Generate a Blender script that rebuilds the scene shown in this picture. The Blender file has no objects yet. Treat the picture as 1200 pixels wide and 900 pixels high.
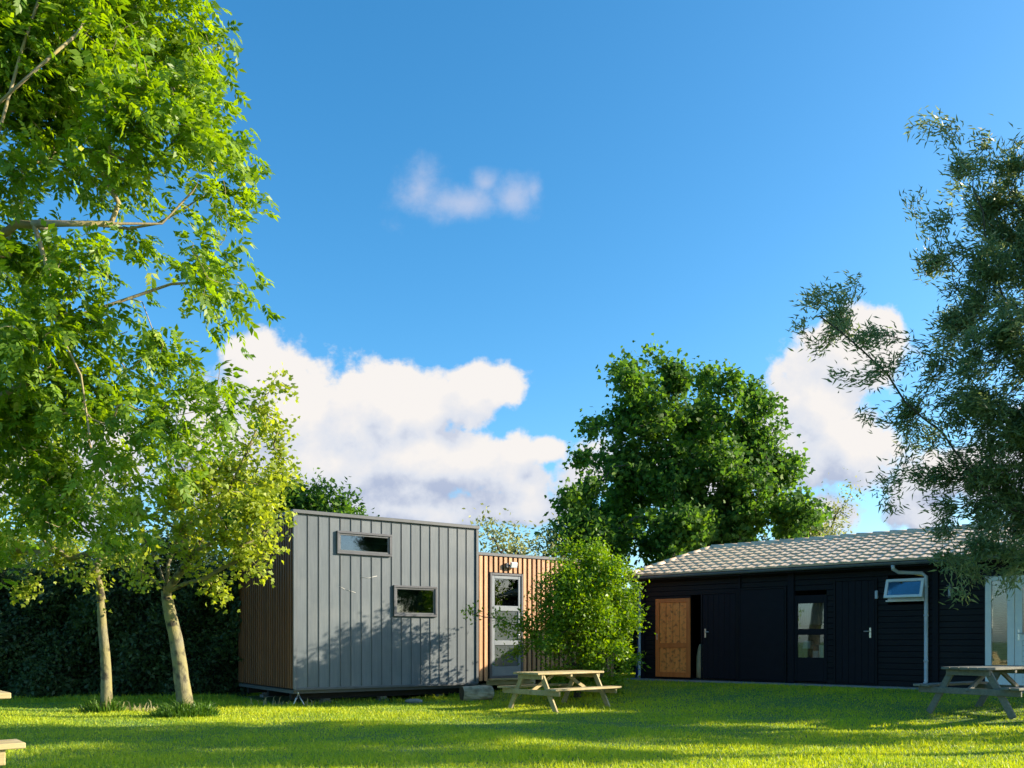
import bpy, bmesh, math, random
import numpy as np
from mathutils import Vector, Matrix

rng = np.random.default_rng(7)
random.seed(7)
R = math.radians
scene = bpy.context.scene
COL = scene.collection
EYE = 1.3
F = 1000.0      # focal length in photo pixels (1200 wide)
HOR = 752.0
SUN = Vector((0.995, 0.085, 0.0)).normalized()
ELEV = R(21.5)
SUN3 = Vector((SUN.x*math.cos(ELEV), SUN.y*math.cos(ELEV), math.sin(ELEV)))

def P(px, py, Y):
    return np.array([(px-600)/F*Y, Y, EYE-(py-HOR)/F*Y])

def ground(x, y):
    u = np.asarray(y, float) + .8*np.asarray(x, float)
    t = np.clip((u-17)/7., 0, 1)
    base = .3*t*t*(3-2*t)
    wob = .02*np.sin(np.asarray(x)*.9+1.3)*np.sin(np.asarray(y)*.7) + .012*np.sin(np.asarray(x)*2.3+np.asarray(y)*1.9)
    return base+wob*(1-t)

# ------------------------------------------------------------------ camera
cam_d = bpy.data.cameras.new('camera'); cam = bpy.data.objects.new('camera', cam_d); COL.objects.link(cam)
cam.location = (0, 0, EYE); cam.rotation_euler = (R(90), 0, 0)
cam_d.sensor_width = 36; cam_d.lens = F/1200*36; cam_d.shift_y = (HOR-450)/1200
cam_d.clip_start = .1; cam_d.clip_end = 5000
scene.camera = cam

# ------------------------------------------------------------------ materials
def nodes_of(m):
    m.use_nodes = True
    nt = m.node_tree; nt.nodes.clear()
    return nt, nt.nodes, nt.links

def rgb(c): return (c[0], c[1], c[2], 1)

def surf(name, c1, c2=None, panel=None, rough=.7, scale=6., stretch=(1,1,1), bump=.2, bscale=40., metal=0., spec=.5, detail=6, wear=None, wear_scale=3., wear_amt=.5, island=0):
    """principled material whose own colour wanders between c1 and c2"""
    m = bpy.data.materials.new(name); nt, N, L = nodes_of(m)
    out = N.new('ShaderNodeOutputMaterial'); p = N.new('ShaderNodeBsdfPrincipled')
    L.new(p.outputs[0], out.inputs[0])
    p.inputs['Roughness'].default_value = rough; p.inputs['Metallic'].default_value = metal
    p.inputs['Specular IOR Level'].default_value = spec
    tc = N.new('ShaderNodeTexCoord'); mp = N.new('ShaderNodeMapping'); mp.inputs['Scale'].default_value = stretch
    L.new(tc.outputs['Object'], mp.inputs[0])
    no = N.new('ShaderNodeTexNoise'); no.inputs['Scale'].default_value = scale; no.inputs['Detail'].default_value = detail
    no.inputs['Roughness'].default_value = .65
    L.new(mp.outputs[0], no.inputs[0])
    mr = N.new('ShaderNodeMapRange'); mr.inputs[1].default_value = .3; mr.inputs[2].default_value = .7
    L.new(no.outputs[0], mr.inputs[0])
    mx = N.new('ShaderNodeMix'); mx.data_type = 'RGBA'
    mx.inputs[6].default_value = rgb(c1); mx.inputs[7].default_value = rgb(c2 or c1)
    L.new(mr.outputs[0], mx.inputs[0]); col = mx.outputs[2]
    if wear:
        n2 = N.new('ShaderNodeTexNoise'); n2.inputs['Scale'].default_value = wear_scale; n2.inputs['Detail'].default_value = 8
        L.new(tc.outputs['Object'], n2.inputs[0])
        r2 = N.new('ShaderNodeMapRange'); r2.inputs[1].default_value = .5; r2.inputs[2].default_value = .68; r2.inputs[4].default_value = wear_amt
        L.new(n2.outputs[0], r2.inputs[0])
        m2 = N.new('ShaderNodeMix'); m2.data_type = 'RGBA'; m2.inputs[7].default_value = rgb(wear)
        L.new(r2.outputs[0], m2.inputs[0]); L.new(col, m2.inputs[6]); col = m2.outputs[2]
    if island:
        g = N.new('ShaderNodeNewGeometry'); r3 = N.new('ShaderNodeMapRange'); r3.inputs[3].default_value = 1-island; r3.inputs[4].default_value = 1+island
        L.new(g.outputs['Random Per Island'], r3.inputs[0])
        hs = N.new('ShaderNodeHueSaturation'); L.new(r3.outputs[0], hs.inputs['Value']); L.new(col, hs.inputs['Color']); col = hs.outputs[0]
    if panel:
        sx = N.new('ShaderNodeSeparateXYZ'); L.new(tc.outputs['Object'], sx.inputs[0])
        ma = N.new('ShaderNodeMath'); ma.operation = 'MULTIPLY_ADD'; ma.inputs[1].default_value = 1/panel; ma.inputs[2].default_value = -.045/panel; L.new(sx.outputs[0], ma.inputs[0])
        fl = N.new('ShaderNodeMath'); fl.operation = 'FLOOR'; L.new(ma.outputs[0], fl.inputs[0])
        wn = N.new('ShaderNodeTexWhiteNoise'); wn.noise_dimensions = '1D'; L.new(fl.outputs[0], wn.inputs['W'])
        r4 = N.new('ShaderNodeMapRange'); r4.inputs[3].default_value = .93; r4.inputs[4].default_value = 1.07; L.new(wn.outputs[0], r4.inputs[0])
        h4 = N.new('ShaderNodeHueSaturation'); L.new(r4.outputs[0], h4.inputs['Value']); L.new(col, h4.inputs['Color']); col = h4.outputs[0]
    L.new(col, p.inputs['Base Color'])
    if bump:
        n3 = N.new('ShaderNodeTexNoise'); n3.inputs['Scale'].default_value = bscale; n3.inputs['Detail'].default_value = 5
        L.new(mp.outputs[0], n3.inputs[0])
        b = N.new('ShaderNodeBump'); b.inputs['Strength'].default_value = bump; b.inputs['Distance'].default_value = .01
        L.new(n3.outputs[0], b.inputs['Height']); L.new(b.outputs[0], p.inputs['Normal'])
    return m

def leafmat(name, dark, light, third=None, transl=.4, rough=.45, spec=.4, tcol=None):
    m = bpy.data.materials.new(name); nt, N, L = nodes_of(m)
    out = N.new('ShaderNodeOutputMaterial'); p = N.new('ShaderNodeBsdfPrincipled'); t = N.new('ShaderNodeBsdfTranslucent')
    p.inputs['Roughness'].default_value = rough; p.inputs['Specular IOR Level'].default_value = spec
    a = N.new('ShaderNodeAttribute'); a.attribute_name = 'rnd'
    cr = N.new('ShaderNodeValToRGB'); e = cr.color_ramp.elements
    e[0].color = rgb(dark); e[1].color = rgb(light)
    if third:
        x = cr.color_ramp.elements.new(.93); x.color = rgb(light); e[-1].color = rgb(third)
    L.new(a.outputs['Fac'], cr.inputs[0]); L.new(cr.outputs[0], p.inputs['Base Color'])
    hs = N.new('ShaderNodeHueSaturation'); hs.inputs['Hue'].default_value = .485; hs.inputs['Saturation'].default_value = 1.1; hs.inputs['Value'].default_value = 1.5
    L.new(cr.outputs[0], hs.inputs['Color']); L.new(hs.outputs[0], t.inputs[0])
    mx = N.new('ShaderNodeMixShader'); mx.inputs[0].default_value = transl
    L.new(p.outputs[0], mx.inputs[1]); L.new(t.outputs[0], mx.inputs[2]); L.new(mx.outputs[0], out.inputs[0])
    return m

def glassmat(name, tint=(.75,.8,.82), rough=.02):
    m = bpy.data.materials.new(name); nt, N, L = nodes_of(m)
    out = N.new('ShaderNodeOutputMaterial'); g = N.new('ShaderNodeBsdfGlossy'); t = N.new('ShaderNodeBsdfTransparent')
    g.inputs['Roughness'].default_value = rough; g.inputs[0].default_value = (.9,.95,1,1); t.inputs[0].default_value = rgb(tint)
    f = N.new('ShaderNodeFresnel'); f.inputs[0].default_value = 1.9
    mx = N.new('ShaderNodeMixShader'); L.new(f.outputs[0], mx.inputs[0]); L.new(t.outputs[0], mx.inputs[1]); L.new(g.outputs[0], mx.inputs[2])
    L.new(mx.outputs[0], out.inputs[0]); return m

M = {}
M['metal'] = surf('grey_metal_cladding', (.094,.117,.136), (.13,.156,.178), panel=.2333, rough=.5, scale=2.5, stretch=(6,6,.5), bump=.12, bscale=5, spec=.45, wear=(.22,.235,.24), wear_scale=1.4, wear_amt=.3)
M['seam'] = surf('dark_seam', (.07,.08,.088), (.1,.11,.12), rough=.5, bump=0)
M['trim'] = surf('dark_grey_trim', (.085,.095,.105), (.11,.12,.13), rough=.5, bump=.05)
M['frame'] = surf('grey_window_frame', (.085,.088,.1), (.12,.125,.14), rough=.4, bump=.05)
M['doorframe'] = surf('grey_door_frame', (.2,.235,.27), (.25,.28,.31), rough=.4, bump=.05)
M['cedar'] = surf('cedar_slats', (.44,.22,.105), (.62,.36,.19), rough=.6, scale=3, stretch=(5,5,.6), bump=.3, bscale=30, island=.22)
M['cedar_shaded'] = surf('shaded_cedar_slats', (.13,.045,.014), (.2,.082,.028), rough=.65, scale=3, stretch=(5,5,.6), bump=.3, bscale=30, island=.25)  # darker copy of the cedar, the side wall's shade put into its colour
M['backing'] = surf('black_membrane', (.012,.012,.013), (.02,.02,.02), rough=.8, bump=0)
M['black_board'] = surf('black_boards', (.0035,.0045,.008), (.007,.008,.012), rough=.55, scale=5, stretch=(.6,1,12), bump=.25, bscale=20, spec=.18, wear=(.014,.014,.016), wear_scale=1.1, wear_amt=.5)
M['black_paint'] = surf('black_paint', (.0025,.0035,.009), (.004,.006,.013), rough=.6, spec=.2, bump=.08)
M['room'] = surf('dark_room', (.03,.028,.027), (.05,.048,.045), rough=.9, bump=0)
M['orange_wood'] = surf('varnished_pine', (.78,.22,.04), (.92,.33,.07), rough=.4, scale=2.2, stretch=(6,6,.7), bump=.15, bscale=18, wear=(.2,.05,.015), wear_scale=12, wear_amt=.75)
M['white'] = surf('white_paint', (.68,.71,.73), (.78,.8,.8), rough=.4, bump=.03)
M['pvc'] = surf('grey_pipe', (.42,.47,.53), (.52,.56,.62), rough=.35, bump=.02, wear=(.3,.32,.3), wear_scale=4, wear_amt=.5)
M['gutter'] = surf('gutter_zinc', (.09,.11,.13), (.14,.165,.19), rough=.45, bump=.05)
M['steel'] = surf('brushed_steel', (.55,.55,.55), (.65,.65,.65), rough=.3, metal=.8, bump=0)
M['glass'] = glassmat('window_glass')
M['sky_grey'] = surf('sky_grey_glass', (.06,.075,.08), (.11,.13,.14), rough=.12, scale=3, bump=.03, spec=.8)  # opaque grey carries the sky reflection of the lower door panes
M['tile'] = surf('roof_tiles', (.60,.45,.30), (.76,.59,.41), rough=.42, scale=9, bump=.2, bscale=25, wear=(.3,.24,.17), wear_scale=2.2, wear_amt=.5, spec=.5)
M['concrete'] = surf('concrete', (.2,.2,.19), (.3,.3,.28), rough=.9, scale=8, bump=.4, wear=(.09,.1,.06), wear_scale=3)
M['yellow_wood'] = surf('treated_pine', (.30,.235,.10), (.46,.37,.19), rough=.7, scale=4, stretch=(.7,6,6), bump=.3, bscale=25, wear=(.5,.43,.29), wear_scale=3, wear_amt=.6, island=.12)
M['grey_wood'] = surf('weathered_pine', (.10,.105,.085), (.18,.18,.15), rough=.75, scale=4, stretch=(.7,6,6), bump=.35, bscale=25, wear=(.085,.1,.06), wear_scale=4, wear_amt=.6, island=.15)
M['soil'] = surf('lawn_soil', (.05,.12,.022), (.09,.17,.03), rough=.95, scale=1.3, bump=.6, bscale=60)
M['bark'] = surf('brown_bark', (.09,.07,.045), (.2,.16,.1), rough=.9, scale=9, stretch=(1,1,.35), bump=.8, bscale=18, wear=(.2,.19,.07), wear_scale=3, wear_amt=.5)
M['plane_bark'] = surf('lichen_bark', (.17,.16,.125), (.29,.255,.06), rough=.9, scale=2.2, stretch=(1,1,.45), bump=1., bscale=30, wear=(.035,.03,.022), wear_scale=7, wear_amt=.95)
M['ash_bark'] = surf('ash_bark', (.20,.16,.1), (.38,.32,.2), rough=.9, scale=9, stretch=(1,1,.35), bump=.8, bscale=18, wear=(.42,.34,.08), wear_scale=3, wear_amt=.6)
M['dark_bark'] = surf('dark_bark', (.035,.03,.022), (.08,.065,.045), rough=.9, scale=8, stretch=(1,1,.4), bump=.8, bscale=18)
M['log_bark'] = surf('pale_log', (.34,.27,.18), (.62,.5,.35), rough=.85, scale=7, stretch=(.5,3,3), bump=.9, bscale=12, wear=(.16,.12,.07), wear_scale=5, wear_amt=.7)
M['log_end'] = surf('log_end', (.05,.035,.02), (.11,.08,.05), rough=.9, scale=12, bump=.5)
M['hedge_backing'] = surf('hedge_backing', (.006,.014,.007), (.02,.04,.016), rough=.9, scale=14, bump=1., bscale=20)  # near-black green painted as the shade deep in the hedge
M['scuff'] = surf('scuff', (.42,.42,.4), (.5,.5,.48), bump=0)
M['orange_frame'] = surf('shaded_pine_frame', (.5,.12,.02), (.66,.18,.035), rough=.4, scale=2.2, stretch=(6,6,.7), bump=.15, bscale=18)  # darker than the door panels, painted in place of missing recess shade
M['blue'] = surf('blue_sheet', (.02,.075,.33), (.03,.11,.45), rough=.5, bump=.3, bscale=9)
M['curtain'] = surf('curtain', (.13,.14,.15), (.2,.21,.215), rough=.9, scale=4, stretch=(8,1,1), bump=0)
M['sack'] = surf('brown_sack', (.13,.07,.05), (.2,.12,.08), rough=.9)
M['kraft'] = surf('beige_board', (.5,.36,.19), (.62,.46,.26), rough=.8)
M['blind'] = surf('bamboo_blind', (.26,.2,.07), (.42,.34,.15), rough=.8, scale=12, stretch=(1,1,9), bump=.4)
M['straw'] = surf('dry_stalk', (.38,.34,.22), (.5,.46,.33), rough=.9, bump=0)

M['ash_leaf'] = leafmat('ash_leaf', (.08,.19,.02), (.25,.385,.035), (.42,.48,.09), transl=.52)
M['plane_leaf'] = leafmat('plane_leaf', (.15,.23,.028), (.41,.49,.06), (.6,.62,.18), transl=.5)
M['maple_leaf'] = leafmat('maple_leaf', (.028,.092,.024), (.115,.23,.026), (.24,.35,.04), transl=.52, rough=.6, spec=.25)
M['willow_leaf'] = leafmat('willow_leaf', (.09,.15,.06), (.24,.31,.12), (.42,.45,.26), transl=.5, rough=.4, spec=.5)
M['olive_leaf'] = leafmat('olive_leaf', (.15,.19,.06), (.32,.35,.13), (.45,.45,.2), transl=.45)
M['bush_leaf'] = leafmat('bush_leaf', (.06,.17,.014), (.22,.36,.025), (.4,.48,.06), transl=.45)
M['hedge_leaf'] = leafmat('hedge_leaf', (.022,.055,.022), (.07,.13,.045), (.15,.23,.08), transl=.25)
M['tuft_leaf'] = leafmat('tuft_blade', (.04,.11,.015), (.13,.25,.02), (.3,.36,.06), transl=.3)
M['grass'] = leafmat('grass_blade', (.16,.30,.045), (.54,.60,.028), (.68,.62,.08), transl=.38, rough=.5, spec=.3)

# ------------------------------------------------------------------ object helpers
def link(o, parent=None):
    COL.objects.link(o)
    if parent: o.parent = parent
    return o

def tag(o, label=None, cat=None, group=None, kind=None):
    if label: o['label'] = label
    if cat: o['category'] = cat
    if group: o['group'] = group
    if kind: o['kind'] = kind
    return o

def empty(name, loc, rz=0, label=None, cat=None, group=None):
    o = bpy.data.objects.new(name, None); o.empty_display_size = .3
    o.location = loc; o.rotation_euler = (0, 0, rz); link(o)
    return tag(o, label, cat, group)

class MB:
    """collects boxes, bars, tubes into one mesh"""
    def __init__(s): s.v = []; s.f = []; s.smooth = []
    def add(s, vs, fs, sm=False):
        n = len(s.v); s.v += [tuple(map(float, v)) for v in vs]; s.f += [[n+i for i in f] for f in fs]; s.smooth += [sm]*len(fs)
        return s
    def box(s, x0, x1, y0, y1, z0, z1, bev=.0):
        if x0 > x1: x0, x1 = x1, x0
        if y0 > y1: y0, y1 = y1, y0
        if z0 > z1: z0, z1 = z1, z0
        if bev <= 0:
            vs = [(x, y, z) for z in (z0, z1) for y in (y0, y1) for x in (x0, x1)]
            return s.add(vs, [(0,2,3,1), (4,5,7,6), (0,1,5,4), (2,6,7,3), (0,4,6,2), (1,3,7,5)])
        bm = bmesh.new(); bmesh.ops.create_cube(bm, size=1)
        for v in bm.verts: v.co = Vector(((x0+x1)/2+v.co.x*(x1-x0), (y0+y1)/2+v.co.y*(y1-y0), (z0+z1)/2+v.co.z*(z1-z0)))
        b = min(bev, .45*min(x1-x0, y1-y0, z1-z0))
        bmesh.ops.bevel(bm, geom=bm.edges[:], offset=b, segments=1, affect='EDGES')
        bm.verts.index_update()
        s.add([v.co for v in bm.verts], [[v.index for v in f.verts] for f in bm.faces]); bm.free(); return s
    def bar(s, a, b, w, h, up=(0,0,1), bev=.004):
        """rectangular bar a->b, w across, h along up"""
        a, b = Vector(a), Vector(b); d = (b-a); ln = d.length; d.normalize()
        up = Vector(up); side = d.cross(up).normalized(); up2 = side.cross(d).normalized()
        t = MB(); t.box(0, ln, -w/2, w/2, -h/2, h/2, bev)
        s.add([a+d*v[0]+side*v[1]+up2*v[2] for v in t.v], t.f); return s
    def tube(s, pts, rad, n=8, cap=True):
        pts = [Vector(p) for p in pts]
        if not isinstance(rad, (list, tuple)): rad = [rad]*len(pts)
        vs = []; ref = Vector((.13, .97, .2))
        for i, p in enumerate(pts):
            d = (pts[min(i+1, len(pts)-1)]-pts[max(i-1, 0)]).normalized()
            a = d.cross(ref); 
            if a.length < .05: a = d.cross(Vector((1,0,0)))
            a.normalize(); b = d.cross(a)
            vs += [p+(a*math.cos(2*math.pi*k/n)+b*math.sin(2*math.pi*k/n))*rad[i] for k in range(n)]
        fs = []
        for i in range(len(pts)-1):
            for k in range(n): fs.append((i*n+k, i*n+(k+1)%n, (i+1)*n+(k+1)%n, (i+1)*n+k))
        s.add(vs, fs, True)
        if cap:
            m = len(s.v)-len(vs)
            s.f.append([m+k for k in range(n)][::-1]); s.f.append([m+(len(pts)-1)*n+k for k in range(n)]); s.smooth += [False, False]
        return s
    def build(s, name, mat, parent=None, loc=None):
        me = bpy.data.meshes.new(name); me.from_pydata(s.v, [], s.f); me.materials.append(mat)
        me.polygons.foreach_set('use_smooth', s.smooth); me.update()
        o = bpy.data.objects.new(name, me); link(o, parent)
        if loc is not None: o.location = loc
        return o

def np_mesh(name, verts, faces_flat, nper, mat, parent=None, rnd=None, smooth=False, kind=None):
    """verts (N,3); faces_flat flat loop array of polygons with nper corners"""
    me = bpy.data.meshes.new(name); nf = len(faces_flat)//nper
    me.vertices.add(len(verts)); me.vertices.foreach_set('co', verts.astype(np.float32).ravel())
    me.loops.add(len(faces_flat)); me.loops.foreach_set('vertex_index', faces_flat.astype(np.int32))
    me.polygons.add(nf); me.polygons.foreach_set('loop_start', np.arange(nf, dtype=np.int32)*nper)
    if smooth: me.polygons.foreach_set('use_smooth', np.ones(nf, dtype=bool))
    if rnd is not None:
        a = me.attributes.new('rnd', 'FLOAT', 'POINT'); a.data.foreach_set('value', rnd.astype(np.float32))
    me.materials.append(mat); me.update(calc_edges=True)
    o = bpy.data.objects.new(name, me); link(o, parent); return o

# ------------------------------------------------------------------ foliage
TPL = {
 # 2 x quads, folded along the midrib: (along, across, up)
 'kite': (np.array([(0,0,0),(.4,.5,.06),(1,0,-.08),(.4,-.5,.06)]), np.array([[0,3,2,1]])),
 'lance': (np.array([(0,0,0),(.35,.5,.05),(1,0,-.15),(.35,-.5,.05)]), np.array([[0,3,2,1]])),
 'broad': (np.array([(0,0,0),(.1,.42,.05),(.45,.55,.04),(.55,.22,.0),(1,0,-.14),(.55,-.22,.0),(.45,-.55,.04),(.1,-.42,.05)]), np.array([[0,1,2,3],[0,3,4,5],[0,5,6,7]])),
}
def norm(a): return a/np.maximum(np.linalg.norm(a, axis=-1, keepdims=True), 1e-9)

def leaves(name, pos, axis, nrm, ln, wd, tpl, mat, parent=None, rnd=None):
    T, Fc = TPL[tpl]; n = len(pos)
    axis = norm(axis); side = norm(np.cross(nrm, axis)); up = np.cross(axis, side)
    ln = np.broadcast_to(ln, (n,))[:, None, None]; wd = np.broadcast_to(wd, (n,))[:, None, None]
    V = pos[:, None, :] + axis[:, None, :]*T[None, :, 0:1]*ln + side[:, None, :]*T[None, :, 1:2]*wd + up[:, None, :]*T[None, :, 2:3]*ln
    k = len(T); idx = (np.arange(n)[:, None, None]*k + Fc[None]).ravel()
    if rnd is None: rnd = rng.random(n)
    return np_mesh(name, V.reshape(-1, 3), idx, Fc.shape[1], mat, parent, np.repeat(np.clip(rnd, 0, 1), k))

def sample_clumps(clumps, density, shell=.55, seed=1):
    """clumps: (centre xyz, radii xyz, weight); returns tip points"""
    r = np.random.default_rng(seed); out = []
    for c, rad, w in clumps:
        vol = rad[0]*rad[1]*rad[2]*4.19
        n = max(2, int(density*w*vol))
        d = norm(r.normal(size=(n, 3))); u = r.random(n)**(shell)
        out.append(np.array(c)+d*u[:, None]*np.array(rad))
    return np.concatenate(out)

def grow(trunk, tips, step=.35, up_bias=.25, seed=1, limbs=()):
    """greedy branching: nodes + parents; trunk = polyline"""
    r = np.random.default_rng(seed)
    cap = len(tips)*22+4000
    pos = np.zeros((cap, 3)); par = np.full(cap, -1, int); n = 0
    for i, p in enumerate(trunk): pos[n] = p; par[n] = n-1; n += 1
    top = n-1
    ends = []
    allowed0 = max(1, int(len(trunk)*(.45 if limbs else .86)))
    for lb in limbs:
        st = np.array(lb[0]); k = allowed0+np.argmin(np.linalg.norm(pos[allowed0:n]-st, axis=1)); prev = k
        for p in lb[0:]:
            q0 = pos[prev].copy(); m = max(1, int(np.linalg.norm(np.array(p)-q0)/step))
            for j in range(1, m+1):
                pos[n] = q0+(np.array(p)-q0)*j/m + r.normal(size=3)*.03*(j < m); par[n] = prev; prev = n; n += 1
        ends.append(prev)
    org = pos[top]
    order = np.argsort(np.linalg.norm(tips-org, axis=1)); tipid = []
    for t in order:
        tp = tips[t]; dv = tp-pos[allowed0:n]; d = np.linalg.norm(dv, axis=1)
        # discourage branches that point back to the trunk
        rad = np.linalg.norm(pos[allowed0:n]-org, axis=1); dt = np.linalg.norm(tp-org)
        cost = d + .35*np.maximum(0, rad-dt) + .12*rad*0 + .15*np.maximum(0, -dv[:, 2])
        k = allowed0+int(np.argmin(cost)); a = pos[k]
        L = np.linalg.norm(tp-a)
        pd = pos[k]-pos[par[k]] if par[k] >= 0 else np.array([0, 0, 1.])
        pd = pd/max(np.linalg.norm(pd), 1e-6)
        ctrl = a+pd*L*.38+np.array([0, 0, up_bias*L*.3])+r.normal(size=3)*.05*L
        m = min(10, max(2, int(L/step))); prev = k
        for j in range(1, m+1):
            s = j/m; q = (1-s)**2*a+2*s*(1-s)*ctrl+s*s*tp + r.normal(size=3)*.022*L*(j < m)
            if n >= cap: break
            pos[n] = q; par[n] = prev; prev = n; n += 1
        tipid.append(prev)
    return pos[:n], par[:n], np.array(tipid), ends

def branch_mesh(pos, par, ntrunk, r_tip, r_base, ends=()):
    n = len(pos); cnt = np.zeros(n)
    haschild = np.zeros(n, bool); haschild[par[par >= 0]] = True
    cnt[~haschild] = 1
    for e in ends: cnt[e] += .035*haschild.size**.5+4
    for i in range(n-1, 0, -1):
        cnt[par[i]] += cnt[i] if par[i] >= 0 else 0
    tot = cnt[0]; rad = r_tip*np.power(np.maximum(cnt, 1), math.log(r_base/r_tip)/math.log(max(tot, 2))); rad[ntrunk:] *= 1-.38*np.clip(rad[ntrunk:]/r_base, 0, 1)**.5
    mb = MB(); mt = MB()
    kids = [[] for _ in range(n)]
    for i in range(1, n):
        if par[i] >= 0: kids[par[i]].append(i)
    stack = [(0, None)]; 
    mt_pts = [pos[i] for i in range(ntrunk)]; mt_r = [max(min(rad[i], r_base)*(1-.35*i/ntrunk), r_base*(1-.4*i/ntrunk)) for i in range(ntrunk)]; mt_r[-1] *= .8
    # root flare
    for i in range(ntrunk):
        z = pos[i][2]-pos[0][2]; mt_r[i] *= 1+.3*math.exp(-z/.15)
    # main continues at the trunk's end
    chains = []
    starts = []
    for i in range(ntrunk):
        ks = [k for k in kids[i] if not (k < ntrunk)]
        for k in ks: starts.append((i, k))
    while starts:
        p, k = starts.pop(); ch = [p, k]; cur = k
        while kids[cur]:
            ks = sorted(kids[cur], key=lambda q: -cnt[q]); 
            for o in ks[1:]: starts.append((cur, o))
            cur = ks[0]; ch.append(cur)
        chains.append(ch)
    for ch in chains:
        rr = [rad[i] for i in ch]; rr[0] = min(rr[0], rr[1]*1.35)
        big = max(rr); mb.tube([pos[i] for i in ch], rr, 7 if big > .05 else (5 if big > .015 else 3), cap=False)
    return mt_pts, mt_r, mb

def make_tree(name, label, cat, trunk, tips, leaf, mats, r_tip=.006, r_base=.16, step=.35, seed=1, limbs=(), up=.25, group=None, tn=12):
    """leaf: function(tip positions, twig dirs, rng) -> kwargs for leaves()"""
    root = empty(name, tuple(trunk[0]), 0, label, cat, group)
    o = np.array(trunk[0], float)
    tr = [np.array(p, float)-o for p in trunk]
    # refine trunk
    fine = [tr[0]]
    for a, b in zip(tr[:-1], tr[1:]):
        m = max(1, int(np.linalg.norm(b-a)/.2))
        fine += [a+(b-a)*j/m + (rng.normal(size=3)*.008 if j < m else 0) for j in range(1, m+1)]
    tips = tips-o
    pos, par, tid, ends = grow(fine, tips, step, up, seed, [[np.array(q)-o for q in lb] for lb in limbs])
    tp, trr, mb = branch_mesh(pos, par, len(fine), r_tip, r_base, ends)
    mt = MB().tube(tp, [float(x) for x in trr], tn); mt.build('trunk', mats[0], root)
    mb.build('branches', mats[0], root)
    r = np.random.default_rng(seed+50)
    tdir = norm(pos[tid]-pos[par[tid]])
    kw = leaf(pos[tid], tdir, r, pos, par, tid)
    leaves('crown', mat=mats[1], parent=root, **kw)
    return root

def along_twigs(pos, par, tid, n, r, back=3, spread=.15):
    """n points per twig scattered along the last nodes"""
    k = len(tid); a = pos[tid]; b = par[tid]
    segs = []; cur = tid.copy()
    for j in range(back):
        nx = np.where(par[cur] >= 0, par[cur], cur); segs.append((pos[cur], pos[nx])); cur = nx
    w = r.random((k, n))*back; j = np.minimum(w.astype(int), back-1); s = (w-j)[..., None]
    A = np.stack([x[0] for x in segs], 1); B = np.stack([x[1] for x in segs], 1)
    ii = np.arange(k)[:, None]
    pt = A[ii, j]*(1-s)+B[ii, j]*s; dr = norm(A[ii, j]-B[ii, j]+1e-6)
    pt = pt+r.normal(size=pt.shape)*spread
    return pt.reshape(-1, 3), dr.reshape(-1, 3)

def leaf_simple(n, ln, wd, tpl, spread=.15, back=3, droop=.3, outw=.6, upn=.6, wind=(0,0,0), patch=.35):
    def fn(tp, td, r, pos, par, tid):
        pt, dr = along_twigs(pos, par, tid, n, r, back, spread)
        k = len(pt); ax = dr*outw+r.normal(size=(k,3))*.6+np.array([0,0,-droop])+np.array(wind)
        nr = r.normal(size=(k,3))*.65+np.array([0,0,upn])
        tipr = np.repeat(r.random(len(tid)), n)
        rnd = (1-patch)*r.random(k)+patch*tipr
        s = r.uniform(.65, 1.2, k)
        return dict(pos=pt, axis=ax, nrm=nr, ln=ln*s, wd=wd*s, tpl=tpl, rnd=rnd)
    return fn

def leaf_pinnate(n, leaflets, rach, ln, wd, spread=.12, back=3, droop=.5, wind=(0,0,0), patch=.35):
    """compound leaves: a stalk with paired leaflets"""
    def fn(tp, td, r, pos, par, tid):
        pt, dr = along_twigs(pos, par, tid, n, r, back, spread); k = len(pt)
        ax = norm(dr*.7+r.normal(size=(k,3))*.55+np.array([0,0,-droop*.4])+np.array(wind))
        nr = norm(r.normal(size=(k,3))*.4+np.array([0,0,1.])); side = norm(np.cross(nr, ax)); up = np.cross(ax, side)
        s = r.uniform(.7, 1.15, k)
        P_, A_, N_, L_, Rn = [], [], [], [], []
        tipr = np.repeat(r.random(len(tid)), n); base_r = (1-patch)*r.random(k)+patch*tipr
        for j in range(leaflets):
            f = (j//2+1)/((leaflets+1)//2); sg = 0 if j == leaflets-1 and leaflets % 2 else (1 if j % 2 else -1)
            q = pt+ax*(rach*s*f)[:, None] - np.array([0,0,1.])*(rach*s*f*f*droop*.5)[:, None]
            a = ax*(.55 if sg else 1.)+side*sg*.8+np.array([0,0,-.35*droop-.25*f])+r.normal(size=(k,3))*.15
            P_.append(q); A_.append(a); N_.append(up+r.normal(size=(k,3))*.3); L_.append(ln*s*r.uniform(.8,1.15,k)); Rn.append(base_r+r.normal(size=k)*.08)
        L_ = np.concatenate(L_)
        return dict(pos=np.concatenate(P_), axis=np.concatenate(A_), nrm=np.concatenate(N_), ln=L_, wd=L_*wd/ln, tpl='kite', rnd=np.concatenate(Rn))
    return fn

def px_clumps(lst, Y0, depth, seed=3, flat=1.):
    """(px, py, r_px[, weight[, Y]]) -> ellipsoid clumps standing around depth Y0"""
    r = np.random.default_rng(seed); out = []
    for c in lst:
        px, py, rp = c[:3]; w = c[3] if len(c) > 3 else 1.
        Y = c[4] if len(c) > 4 else Y0+r.uniform(-depth, depth)
        rad = rp/F*Y
        out.append((P(px, py, Y), (rad, rad*1.25, rad*flat), w))
    return out

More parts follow.
